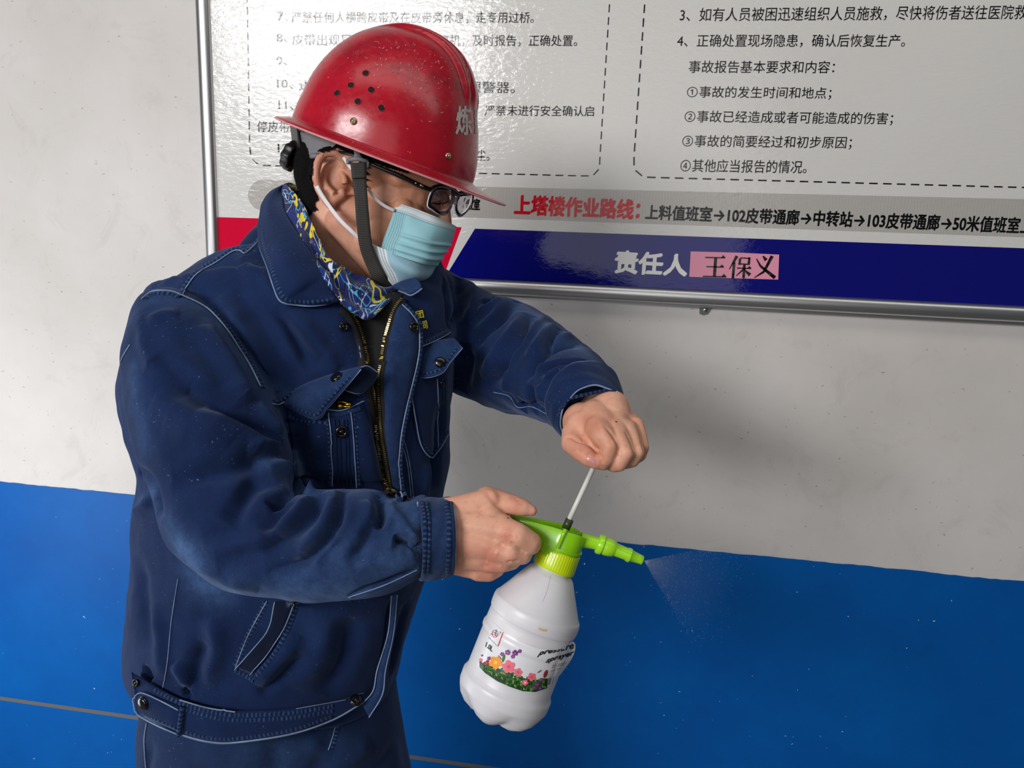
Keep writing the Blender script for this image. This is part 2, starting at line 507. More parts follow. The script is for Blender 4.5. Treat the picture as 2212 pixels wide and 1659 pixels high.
# grey route band, footer bars
gb = [(2290, 432), (1060, 404), (563, 388)]
arc = [(549, 394), (539, 407), (535, 421), (539, 436), (549, 449), (566, 456)]
flat('route_band', gb + arc + [(1060, 471), (2290, 515)], 0.0004, M_GREY)
flat('crimson_bar', [(468, 469), (700, 476), (997, 491), (957, 600), (700, 594), (468, 590)], 0.0004, M_CRIM)
flat('navy_bar', [(1026, 494), (2290, 539), (2290, 668), (960, 601)], 0.0004, M_NAVY)
tagp = flat('name_tag', [(1492, 543), (1600, 546), (1662, 549), (1683, 550), (1681, 604), (1489, 598)], 0.0012, M_PINK); tagp['label'] = 'pink paper name tag'

FNT = None
def text_mesh(s, bold=0.0):
    cu = bpy.data.curves.new('t', 'FONT'); cu.body = s; cu.size = 1.0; cu.resolution_u = 3; cu.offset = bold
    cu.fill_mode = 'FRONT'
    o = bpy.data.objects.new('t', cu); C.objects.link(o)
    me = evaluated(o); bpy.data.objects.remove(o); bpy.data.curves.remove(cu)
    n = len(me.vertices); co = np.empty(n * 3); me.vertices.foreach_get('co', co); co = co.reshape(-1, 3)
    fs = [tuple(p.vertices) for p in me.polygons]
    bpy.data.meshes.remove(me)
    return co, fs
def quad_map(co, q, box=None):
    # unit box of the text -> pixel quad q = (top left, top right, bottom right, bottom left)
    x0, x1, y0, y1 = box or (co[:, 0].min(), co[:, 0].max(), co[:, 1].min(), co[:, 1].max())
    u = (co[:, 0] - x0) / (x1 - x0); v = (co[:, 1] - y0) / (y1 - y0)
    tl, tr, br, bl_ = [np.array(p, float) for p in q]
    top = tl + (tr - tl) * u[:, None]; bot = bl_ + (br - bl_) * u[:, None]
    return bot + (top - bot) * v[:, None]
def print_text(s, q, mat, bold=0.0, e=0.0008, name='printed_text', ins=None):
    co, fs = text_mesh(s)
    px = quad_map(co, q)
    V = []; n0 = len(px); F0 = fs; fs = []
    sh = [(0, 0)] if not bold else [(0, 0), (-bold, 0), (bold, 0), (0, bold), (0, -bold), (-bold, bold), (bold, -bold)]
    for k, (dx, dy) in enumerate(sh):
        V += [bp(x + dx, y + dy, e + k * 0.00001) for x, y in px]; fs += [tuple(i + k * n0 for i in f) for f in F0]
    o = mesh(name, V, fs, mat, smooth=False); adopt(root, o); return o
def line(s, x0, y0, x1, y1, h, mat=None, bold=0.0, slx=0.0, e=0.0008, hr=None):
    # baseline centre heights: (x0,y0) centre of the line's left end, (x1,y1) of its right end; slx = lean in px
    hr = hr or h
    def edge(x): return (x - 804) / 8100.0
    k0, k1 = edge(x0) * h / 2, edge(x1) * hr / 2
    q = ((x0 + k0, y0 - h / 2), (x1 + k1, y1 - hr / 2), (x1 - k1, y1 + hr / 2), (x0 - k0, y0 + h / 2))
    return print_text(s, q, mat or M_INK, bold, e)
# right box
line('3、如有人员被困迅速组织人员施救，尽快将伤者送往医院救治', 1469, 32, 2246, 26, 30, hr=32)
line('4、正确处置现场隐患，确认后恢复生产。', 1463, 88, 1956, 88, 28)
line('事故报告基本要求和内容：', 1488, 144, 1803, 145, 27)
line('①事故的发生时间和地点；', 1484, 199, 1796, 202, 27)
line('②事故已经造成或者可能造成的伤害；', 1479, 252, 1929, 257, 28)
line('③事故的简要经过和初步原因；', 1474, 305, 1840, 309, 28)
line('④其他应当报告的情况。', 1470, 357, 1743, 361, 28)
# left box
line('7、', 598, 36, 622, 36, 20)
line('严禁任何人横跨皮带及在皮带旁休息，走专用过桥。', 629, 37, 1153, 38, 25)
line('8、', 597, 82, 621, 82, 20)
line('皮带出现异常情况必须立', 630, 86, 918, 87, 25)
line('即停机，及时报告，正确处置。', 923, 87, 1247, 88, 25)
line('9、', 597, 132, 620, 132, 20)
line('10、', 598, 181, 632, 182, 20); line('进入岗位必须随身携带煤气报警器。', 645, 184, 1112, 189, 25)
line('11、', 601, 227, 634, 228, 20)
line('；严禁未进行安全确认启', 1026, 239, 1283, 241, 25)
line('停皮带。', 555, 273, 634, 275, 24)
line('12、', 600, 320, 634, 321, 20); line('尘。', 1030, 335, 1057, 335, 24)
# route line and footer
line('上塔楼作业路线：', 1112, 442, 1381, 453, 41, M_REDINK, 1.6, hr=41)
line('班室', 1008, 441, 1036, 442, 24, None, 0.9)
line('上料值班室→102皮带通廊→中转站→103皮带通廊→50米值班室上', 1395, 458, 2232, 488, 31, None, 0.9, hr=34)
line('责任人：', 1330, 565, 1503, 575, 47, M_WHITEINK, 2.0, hr=44)
# the name in a Song style face: thin horizontals, thick verticals
def bars(pl, mat, name='printed_text'):
    V, Fc = [], []
    for poly in pl:
        k = len(V); V += [bp(x, y, 0.0018) for x, y in poly]; Fc.append(tuple(range(k, k + len(poly))))
    o = mesh(name, V, Fc, mat, smooth=False); adopt(root, o); return o
def st(x0, y0, x1, y1, w0, w1=None):
    w1 = w1 or w0; d = math.hypot(x1 - x0, y1 - y0); nx, ny = -(y1 - y0) / d, (x1 - x0) / d
    return [(x0 + nx * w0 / 2, y0 + ny * w0 / 2), (x1 + nx * w1 / 2, y1 + ny * w1 / 2), (x1 - nx * w1 / 2, y1 - ny * w1 / 2), (x0 - nx * w0 / 2, y0 - ny * w0 / 2)]
tri = lambda x, y, s: [(x, y), (x + s, y), (x + s * .45, y - s * .55)]
bars([st(1523, 556, 1566, 557, 2.6), tri(1557, 557, 11), st(1526, 576, 1563, 577, 2.6), tri(1554, 577, 11), st(1518, 597, 1569, 598, 2.8), tri(1558, 598, 12), st(1546, 556, 1543, 597, 6.5),
      st(1592, 553, 1575, 582, 7, 1.5), st(1586, 566, 1583, 601, 5.5), st(1599, 558, 1597, 572, 5), st(1599, 557, 1619, 558, 2.5), st(1619, 556, 1617, 572, 5), st(1598, 570, 1618, 571, 2.5),
      st(1592, 579, 1622, 580, 2.6), tri(1614, 580, 10), st(1608, 572, 1606, 601, 5.5), st(1606, 582, 1590, 596, 4, 1.5), st(1607, 582, 1620, 594, 2, 8),
      st(1648, 553, 1655, 562, 3, 8), st(1668, 553, 1650, 587, 7, 5), st(1650, 587, 1629, 600, 5, 1.5), st(1634, 559, 1643, 575, 2, 5), st(1643, 575, 1674, 600, 5, 8)], M_INK)
# dashed outlines: every dash is one printed bar, all on the same film
def dashes(path, dash, gap, w):
    p = np.asarray(path, float); seg = np.linalg.norm(np.diff(p, axis=0), axis=1); cum = np.concatenate([[0], np.cumsum(seg)])
    def at(s):
        i = min(np.searchsorted(cum, s, side='right') - 1, len(seg) - 1); t = (s - cum[i]) / seg[i]; return p[i] * (1 - t) + p[i + 1] * t
    s = 0; out = []
    while s + dash < cum[-1]:
        a, b = at(s), at(s + dash); out.append(st(a[0], a[1], b[0], b[1], w)); s += dash + gap
    return out
def border(pts, d, g, w):
    V, Fc = [], []
    for poly in dashes(pts, d, g, w):
        k = len(V); V += [bp(x, y, 0.0008) for x, y in poly]; Fc.append(tuple(range(k, k + 4)))
    o = mesh('dashed_border', V, Fc, M_INK, smooth=False); adopt(root, o); o['kind'] = 'stuff'; return o
def corner(a, b, c, n=6):
    return [((1 - t) ** 2 * a[0] + 2 * t * (1 - t) * b[0] + t * t * c[0], (1 - t) ** 2 * a[1] + 2 * t * (1 - t) * b[1] + t * t * c[1]) for t in [i / n for i in range(n + 1)]]
border([(531, -150), (539, 325)] + corner((541, 332), (544, 355), (566, 357)) + [(1020, 374), (1262, 380)] + corner((1268, 380), (1292, 381), (1295, 358)) + [(1295, 352), (1317, 0), (1327, -160)], 17, 10.5, 2.2)
border([(1405, -170), (1393, 0), (1369, 345)] + corner((1369, 350), (1368, 380), (1400, 383)) + [(1404, 383), (2290, 407)], 18.5, 11.5, 2.8)
# ================================================================= the man: body forms
def cap(x0, y0, d0, r0, x1, y1, d1, r1, n=20):       # capsule between two pixel points with depths, radii in pixels
    return capsule_data(P(x0, y0, d0), P(x1, y1, d1), r0 * d0 / F, r1 * d1 / F, n)
def chain(pts):
    return [cap(*pts[i], *pts[i + 1]) for i in range(len(pts) - 1)]

# ---- head frame: forward, toward the viewer's side, up (the head is bent down and turned a little to the lens)
tilt = math.radians(20.7); yaw = math.radians(19)
hv = ray(840, 300).normalized()                       # view direction at the head
e1 = (RW @ Vector((math.cos(tilt), -math.sin(tilt), 0)))
e1 = (e1 - hv * e1.dot(hv)).normalized()
up_h = e1.cross(hv); up_h = -up_h if up_h.dot(RW @ Vector((0, 1, 0))) < 0 else up_h
up_h.normalize()
fw = (e1 * math.cos(yaw) - hv * math.sin(yaw)).normalized()
sd = up_h.cross(fw); sd = -sd if sd.dot(hv) > 0 else sd   # points to the viewer's side
sd.normalize()
HA = (fw, sd, up_h)
HO = P(725, 392, 0.945) - sd * 0.076                  # between the ears
def hl(x, y, z):
    x = x * 1.15 if x > 0 else x
    return HO + fw * x + sd * y + up_h * z
def hball(x, y, z, rx, ry, rz): return ball_data(hl(x, y, z), (rx, ry, rz), HA)
def hcap(a, b, ra, rb): return capsule_data(hl(*a), hl(*b), ra, rb)

body_parts = []
B = body_parts
B.append(hball(.012, 0, .058, .098, .077, .085))       # cranium
B.append(hball(.050, 0, -.005, .057, .062, .080))      # face
B.append(hball(-.02, 0, .01, .062, .064, .060))        # nape
for s in (1, -1):
    B.append(hcap((.012, .058 * s, -.045), (.062, .043 * s, -.082), .019, .017))
    B.append(hcap((.062, .043 * s, -.082), (.098, .012 * s, -.096), .017, .018))
    B.append(hcap((.015, .056 * s, -.03), (.075, .042 * s, -.012), .020, .022))
    B.append(hcap((.045, .046 * s, -.055), (.088, .026 * s, -.05), .026, .025))
    B.append(hcap((.055, .052 * s, .030), (.084, .028 * s, .034), .014, .013))
    B.append(hball(.048, .034 * s, -.036, .045, .036, .05))   # brow
    B.append(hcap((.070, .053 * s, -.004), (.090, .040 * s, -.012), .014, .012))  # cheek bone
    B.append(hball(.077, .032 * s, .012, .013, .015, .013))                     # eye
B.append(hcap((.094, 0, .022), (.110, 0, -.022), .009, .012))                  # nose
B.append(hball(.107, 0, -.028, .012, .016, .010))
B.append(hball(.090, 0, -.055, .020, .026, .016))                              # mouth
B.append(hball(.096, 0, -.094, .020, .022, .020))                              # chin
# neck and hidden trunk
nb = P(700, 640, 1.05)
B.append(capsule_data(hl(-.005, 0, -.02), nb, .058, .062))
B.append(capsule_data(hl(.02, 0, -.055), nb + fw * 0.02, .050, .060))
B.append(capsule_data(nb, P(640, 900, 1.06), .07, .11)); B.append(capsule_data(P(640, 900, 1.06), P(600, 1400, 1.08), .11, .12))
# ear (viewer's side), built of its rims
def ear(px):
    return [tuple(P(x, y, d)) for x, y, d in px]
eb = []
def rim(pts, rad):
    q = cr([tuple(P(x, y, d)) for x, y, d in pts], 40)
    r = np.interp(np.linspace(0, 1, 40), np.linspace(0, 1, len(rad)), rad)
    return tube_data(q, r, 10)
ER = [(745, 362, .951), (741, 345, .945), (722, 331, .940), (700, 334, .938), (687, 352, .938), (683, 380, .940), (687, 405, .942), (697, 424, .944), (706, 436, .945)]
B.append(rim(ER, [.0030, .0042, .0048, .005, .0052, .0052, .0048, .0046, .0046]))
B.append(rim([(722, 352, .953), (706, 362, .952), (699, 382, .951), (703, 400, .949), (713, 413, .946), (722, 421, .945)], [.003, .0042, .0044, .0042, .0045, .0050]))      # antihelix
B.append(rim([(737, 408, .950), (741, 420, .950), (734, 428, .948), (722, 434, .946)], [.0045, .004, .0045, .006]))                                                  # tragus to lobe
B.append(rim([(735, 372, .953), (744, 385, .951), (745, 398, .951)], [.003, .0035, .0045]))
B.append(rim([(706, 430, .945), (716, 440, .946), (724, 440, .947)], [.006, .0075, .006]))                                                                       # lobe
# plate behind the hollow of the ear
B.append(ball_data(P(716, 385, .9605), (.016, .005, .030), HA)); B.append(ball_data(P(728, 395, .967), (.016, .012, .026), HA))
# far ear, plain
B.append(ball_data(hl(-.002, -.082, .0), (.018, .007, .032), HA))

# ---- near hand (right) round the grip
D = .775
hand_r = []
for a, b in (((960, 1118, .790, 42), (1055, 1085, .790, 30)), ((955, 1135, .785, 46), (1082, 1143, .775, 34)), ((955, 1160, .780, 48), (1068, 1182, .772, 30)),
             ((955, 1185, .782, 44), (1055, 1208, .778, 27)), ((955, 1195, .790, 40), (1040, 1232, .790, 23)), ((955, 1160, .80, 50), (1050, 1160, .80, 44)), ((930, 1160, .80, 60), (985, 1160, .795, 58))):
    hand_r.append(cap(*a, *b))
hand_r += chain([(1052, 1081, .795, 31), (1078, 1086, .795, 28), (1112, 1092, .790, 21.5), (1130, 1097, .789, 19), (1149, 1103, .788, 12)])               # thumb
hand_r += chain([(1085, 1145, .772, 31), (1118, 1158, .764, 29), (1146, 1172, .768, 24), (1150, 1178, .795, 20), (1120, 1165, .835, 17), (1095, 1155, .838, 15)])    # index
hand_r += chain([(1070, 1188, .770, 28), (1100, 1196, .766, 25), (1128, 1198, .772, 22), (1130, 1196, .80, 18), (1105, 1185, .832, 16)])
hand_r += chain([(1056, 1212, .776, 25), (1085, 1216, .772, 21), (1106, 1212, .780, 19), (1108, 1208, .80, 17), (1085, 1200, .826, 15)])
hand_r += chain([(1034, 1232, .786, 24), (1055, 1236, .786, 21), (1073, 1229, .790, 18), (1072, 1222, .806, 15), (1055, 1212, .824, 14)])
hand_r.append(cap(1058, 1118, .782, 30, 1050, 1190, .782, 38))
B += hand_r
B += chain([(930, 1160, .80, 58), (720, 1175, .82, 80), (520, 1150, .86, 80), (430, 760, .95, 90), (560, 700, 1.03, 100)])      # forearm and upper arm in the sleeve
# ---- far hand (left), a fist on the pump knob
hand_l = []
hand_l += [cap(1285, 905, .850, 42, 1300, 925, .830, 40), cap(1320, 908, .850, 40, 1330, 930, .830, 36), cap(1262, 925, .850, 44, 1275, 940, .842, 42), cap(1340, 915, .85, 36, 1358, 935, .838, 28),
           cap(1300, 950, .850, 46, 1345, 960, .855, 42), cap(1358, 925, .850, 34, 1368, 945, .850, 30)]
hand_l += chain([(1238, 935, .842, 25), (1236, 958, .828, 24), (1256, 977, .812, 21.5), (1272, 990, .806, 19), (1287, 999, .804, 15)])                                   # thumb
hand_l.append(cap(1258, 912, .860, 44, 1262, 935, .848, 42)); hand_l.append(cap(1318, 885, .862, 44, 1322, 905, .850, 44))
hand_l.append(cap(1262, 955, .826, 18, 1289, 974, .814, 14))
hand_l += chain([(1292, 925, .822, 30), (1304, 944, .806, 26), (1318, 963, .797, 19), (1309, 990, .800, 18.5), (1303, 1001, .806, 16), (1296, 1000, .83, 14)])
hand_l += chain([(1328, 926, .822, 24), (1342, 955, .806, 22), (1353, 978, .799, 18), (1338, 1001, .803, 18), (1325, 1006, .812, 15), (1320, 1000, .835, 14)])
hand_l += chain([(1356, 926, .826, 20), (1367, 952, .814, 18), (1378, 976, .806, 15.5), (1366, 994, .812, 16), (1350, 1000, .822, 14), (1345, 990, .84, 13)])
hand_l += chain([(1374, 918, .838, 18), (1384, 945, .828, 15), (1390, 966, .820, 13), (1384, 985, .824, 12), (1372, 992, .834, 12), (1365, 985, .85, 11)])
B += hand_l
B += chain([(1300, 900, .86, 40), (1240, 830, .98, 45), (1150, 790, 1.06, 50), (980, 720, 1.14, 60), (800, 720, 1.08, 90)])
body_me = fuse(B, 0.0016, 5, 0.5)
bodyS = Surf(body_me)

# ---- jacket base
T = [(575, 470, 640, 480, 1.07, .02), (545, 500, 800, 520, 1.07, .04), (518, 535, 890, 545, 1.065, .06), (466, 572, 950, 562, 1.068, .082), (412, 612, 968, 605, 1.062, .112), (340, 655, 980, 655, 1.058, .134), (319, 705, 985, 705, 1.05, .15), (295, 765, 982, 765, 1.05, .157), (279, 845, 976, 850, 1.055, .162), (297, 925, 972, 925, 1.06, .162), (327, 1010, 969, 1000, 1.065, .16), (314, 1100, 955, 1090, 1.07, .158), (307, 1190, 940, 1190, 1.075, .155), (300, 1290, 905, 1290, 1.08, .155), (293, 1380, 876, 1385, 1.085, .152), (299, 1440, 862, 1440, 1.09, .148), (313, 1470, 850, 1478, 1.09, .142), (325, 1490, 838, 1503, 1.09, .136)]
torso = ellipse_loft_data(T, n=64, sub=4, p=2.25)
AR = [(385, 672, 480, 655, .955, .03), (342, 694, 478, 674, .950, .054), (309, 722, 484, 698, .942, .074), (285, 785, 538, 772, .91, .084), (286, 880, 590, 850, .885, .085), (306, 978, 616, 935, .87, .083),
      (345, 1085, 636, 1010, .855, .08), (395, 1200, 648, 1042, .84, .073), (500, 1276, 672, 1056, .825, .066), (620, 1294, 722, 1054, .815, .061), (750, 1296, 790, 1060, .805, .057), (850, 1280, 850, 1074, .80, .052),
      (908, 1246, 902, 1084, .795, .044), (934, 1228, 934, 1098, .79, .037)]
arm_r = ellipse_loft_data(AR, n=48, sub=5, p=2.1)
AL = [(900, 580, 930, 800, 1.13, .06), (960, 578, 970, 842, 1.15, .08), (1058, 634, 1035, 868, 1.13, .08), (1126, 652, 1095, 892, 1.09, .075), (1188, 694, 1146, 902, 1.04, .07), (1250, 738, 1180, 916, .985, .064),
      (1308, 788, 1198, 926, .935, .058), (1338, 848, 1210, 930, .90, .050), (1346, 872, 1216, 922, .882, .046)]
arm_l = ellipse_loft_data(AL, n=48, sub=5, p=2.1)
jk_me = fuse([torso, arm_r, arm_l], 0.0042, 6, 0.5, sub=1)
JS = Surf(jk_me)
# ---- trousers base
TR = [(336, 1440, 850, 1440, 1.09, .10), (318, 1520, 858, 1520, 1.095, .125), (314, 1580, 868, 1580, 1.10, .13), (322, 1640, 877, 1640, 1.105, .135), (326, 1720, 890, 1720, 1.115, .14), (336, 1820, 880, 1820, 1.13, .13)]
pel = ellipse_loft_data(TR, n=56, sub=4, p=2.3)
k0 = P(470, 1800, 1.10); k1 = P(740, 1800, 1.17)
legs = []
for k, off in ((k0, -.01), (k1, .02)):
    knee = Vector((k.x, k.y + off, 0.46)); ank = Vector((k.x - .01, k.y + off + .03, 0.10))
    legs += [capsule_data(k, knee, .105, .075), capsule_data(knee, ank, .078, .058)]
tr_me = fuse([pel] + legs, 0.005, 6, 0.5, sub=0)
TS = Surf(tr_me)
# ================================================================= folds pressed into the cloth
FOLDS = ([
 # viewer's left sleeve (his right arm)
 ([(330, 780), (400, 836), (493, 874), (560, 912), (607, 950)], 15, -11), ([(430, 886), (520, 926), (600, 972)], 11, 6),
 ([(303, 680), (316, 752), (345, 800), (400, 830)], 9, 3), ([(371, 1038), (451, 1026), (544, 1000), (600, 978)], 12, -8), ([(535, 972), (607, 962)], 8, 5),
 ([(485, 1131), (510, 1102), (548, 1047), (592, 1032)], 10, -8), ([(575, 1090), (603, 1077), (638, 1055)], 6, -9), ([(440, 1170), (520, 1140), (600, 1100)], 12, -5),
 ([(560, 1000), (600, 1003), (634, 1022)], 8, 6), ([(556, 1150), (591, 1116), (624, 1086)], 8, -7), ([(640, 1020), (648, 1045), (652, 1062)], 6, -9), ([(655, 1035), (668, 1062)], 6, 6),
 ([(744, 1054), (736, 1108), (714, 1150), (676, 1198), (639, 1227), (575, 1240)], 7, -11, 1), ([(754, 1060), (744, 1125), (698, 1192), (650, 1235)], 8, 4),
 ([(722, 1058), (716, 1100), (690, 1150), (640, 1190)], 10, 6), ([(820, 1066), (824, 1104), (818, 1140)], 5, -10, 1), ([(806, 1125), (785, 1173), (755, 1222)], 8, -7), ([(800, 1080), (796, 1120), (770, 1180)], 9, 4),
 ([(738, 1150), (718, 1183), (686, 1220)], 7, -7), ([(848, 1166), (876, 1170), (908, 1186)], 6, -10, 1), ([(850, 1150), (880, 1158), (905, 1174)], 6, 4), ([(846, 1100), (880, 1140), (906, 1172)], 5, 3),
 ([(693, 1068), (685, 1091), (651, 1133), (602, 1166), (560, 1200)], 9, -8), ([(668, 1070), (640, 1110), (590, 1145)], 9, 5), ([(753, 1289), (830, 1262), (903, 1228)], 4, -5, 1),
 ([(835, 1080), (842, 1110), (838, 1140)], 7, 4), ([(400, 1190), (470, 1240), (560, 1270)], 16, 3), ([(470, 1215), (560, 1200), (640, 1215)], 14, -5), ([(360, 900), (460, 940), (560, 960)], 16, 3),
 ([(330, 860), (420, 900), (500, 960)], 20, 3), ([(640, 1060), (700, 1062)], 6, -4), ([(560, 870), (590, 905), (607, 935)], 8, 3), ([(380, 700), (460, 780), (530, 850)], 18, -4), ([(320, 700), (350, 680), (390, 680)], 10, 3),
 ([(440, 700), (500, 790), (540, 870)], 14, 4),
 # viewer's right sleeve (his left arm)
 ([(1040, 650), (1066, 651), (1078, 640)], 6, -9), ([(1090, 642), (1060, 665), (1030, 672)], 9, 5), ([(1116, 650), (1077, 691), (1044, 716), (1022, 748)], 8, -8), ([(1096, 650), (1060, 690), (1025, 720)], 8, 4),
 ([(1146, 682), (1133, 725), (1105, 766), (1077, 805), (1052, 836)], 7, -10, 1), ([(1130, 672), (1110, 715), (1070, 770), (1040, 815)], 10, 6), ([(1176, 684), (1150, 716), (1116, 755), (1090, 800)], 8, 6),
 ([(1210, 708), (1177, 752), (1149, 788), (1130, 822)], 7, -8), ([(1194, 700), (1165, 735), (1135, 775)], 7, 4), ([(1250, 742), (1199, 752), (1163, 777), (1140, 812)], 6, -9, 1), ([(1236, 730), (1190, 740)], 7, 5),
 ([(1284, 784), (1205, 786), (1150, 800)], 4, 3), ([(1300, 800), (1219, 800), (1172, 824)], 4, 3.5), ([(1290, 792), (1210, 793), (1160, 812)], 4, -3), ([(1144, 830), (1147, 863), (1152, 890)], 6, -6), ([(1165, 830), (1172, 870)], 7, 3),
 ([(1066, 845), (1100, 855), (1118, 877), (1149, 878), (1186, 896)], 4, -6, 1), ([(991, 600), (997, 642), (976, 706)], 9, -7), ([(1015, 610), (1022, 650), (1005, 700)], 9, 4), ([(1005, 740), (1000, 800), (990, 840)], 14, -8),
 ([(960, 600), (968, 660), (972, 720)], 9, -5), ([(1270, 780), (1260, 830), (1230, 880)], 12, 3), ([(1190, 850), (1196, 880), (1204, 915)], 6, -5), ([(1100, 800), (1090, 850)], 9, 4), ([(1125, 860), (1130, 890)], 6, -6),
 # chest and back
 ([(516, 544), (556, 603), (620, 678), (690, 775)], 10, 5), ([(530, 560), (575, 640), (640, 730), (690, 800)], 8, -4), ([(470, 640), (540, 730), (595, 850)], 12, 5), ([(600, 660), (640, 735), (670, 805)], 9, -5), ([(640, 665), (690, 740), (730, 800)], 10, 4),
 ([(500, 600), (560, 690), (620, 790), (650, 850)], 12, -4), ([(300, 1015), (330, 1060), (345, 1120)], 10, -6), ([(292, 1110), (325, 1080)], 9, 4),
 ([(306, 1452), (316, 1460), (328, 1476)], 7, -13), ([(412, 1494), (396, 1503)], 6, -11), ([(443, 1384), (425, 1435), (419, 1487)], 10, -6), ([(455, 1330), (470, 1400), (440, 1480)], 14, 5), ([(643, 1369), (598, 1429), (553, 1477)], 14, 5), ([(660, 1410), (610, 1460), (560, 1500)], 9, -5),
 ([(700, 1320), (690, 1400), (640, 1490)], 16, 4), ([(760, 1330), (745, 1420), (700, 1500)], 14, -5), ([(330, 1300), (345, 1390), (350, 1470)], 14, 4), ([(300, 1200), (310, 1300), (330, 1400)], 16, -4), ([(380, 1430), (410, 1480)], 8, 5),
 ([(880, 1300), (860, 1400), (845, 1460)], 10, -5), ([(950, 860), (945, 960), (935, 1060)], 12, -6), ([(920, 1000), (915, 1060), (905, 1200)], 10, 4), ([(640, 930), (660, 1000), (665, 1040)], 12, -5), ([(690, 900), (690, 980), (694, 1040)], 9, 3),
 # the open front between the zips
 ([(795, 620), (800, 660), (806, 710), (815, 790)], 26, -24), ([(812, 740), (815, 850), (822, 950), (838, 1040), (850, 1080)], 9, -13),
 ([(846, 1290), (838, 1380), (815, 1470)], 6, -9),
])
JS.strokes([(f_[0], f_[1] * 0.9, f_[2] * (1.9 if i_ < len(FOLDS) - 3 else 1.0)) + tuple(f_[3:]) for i_, f_ in enumerate(FOLDS)])
def soft_noise(S, scale, amp, seed=0):
    from mathutils import noise
    off = Vector((seed * 7.3, seed * 3.1, seed))
    f = np.array([noise.noise(Vector(c) * scale + off) for c in S.co[:]]) * amp
    S.push(f)
soft_noise(JS, 18, 0.0028, 1); soft_noise(JS, 48, 0.0011, 5)
TS.strokes([([(600, 1600), (590, 1650), (600, 1700)], 14, -8), ([(720, 1580), (700, 1640), (660, 1700)], 14, -8), ([(800, 1600), (760, 1640), (690, 1690)], 12, 7), ([(860, 1600), (820, 1660), (780, 1700)], 12, -6),
            ([(660, 1600), (700, 1620), (716, 1640)], 9, 5), ([(330, 1600), (316, 1660), (316, 1720)], 9, -6), ([(420, 1620), (520, 1640), (600, 1620)], 16, 4)])
def paint(S, name, strokes, base=0.0):
    val = np.full(len(S.co), base)
    for pts, w, a in strokes:
        w = w / 1000; q, qn = S.path(pts, 3.0)
        if len(q) < 2: continue
        m = np.where(np.all((S.co > q.min(0) - 3 * w) & (S.co < q.max(0) + 3 * w), axis=1))[0]
        if not len(m): continue
        best = np.full(len(m), 1e9)
        for k in range(len(q)): best = np.minimum(best, ((S.co[m] - q[k]) ** 2).sum(1))
        val[m] = np.clip(val[m] + a * np.exp(-best / w ** 2), -1, 1)
    at = S.me.attributes.new(name, 'FLOAT', 'POINT'); at.data.foreach_set('value', val.astype(np.float32))
paint(JS, 'fade', [([(400, 1200), (450, 1260), (540, 1282), (650, 1285), (760, 1285)], 22, .75), ([(330, 1060), (370, 1150), (420, 1230)], 14, .35), ([(285, 800), (295, 880), (315, 960)], 12, .3), ([(440, 660), (500, 740), (560, 830), (600, 900)], 18, .35),
    ([(340, 640), (420, 655), (470, 700)], 14, .3), ([(1100, 650), (1170, 690), (1240, 745), (1310, 800)], 16, .3), ([(880, 1090), (885, 1150), (880, 1200)], 20, .45), ([(700, 1180), (780, 1210), (880, 1230)], 24, .3), ([(640, 1070), (740, 1060), (850, 1090)], 14, .3),
    ([(1230, 870), (1280, 840), (1330, 860)], 10, .35), ([(600, 1330), (700, 1360)], 20, .12), ([(590, 870), (600, 840), (620, 860)], 8, .4), ([(470, 560), (560, 480)], 14, .15), ([(300, 1080), (330, 1060)], 8, .3), ([(570, 1000), (640, 1010)], 10, .3)])
for S in (TS,):
    paint(S, 'fade', [([(560, 1620), (600, 1630)], 40, .15), ([(860, 1600), (870, 1650)], 10, .4)])
soft = None

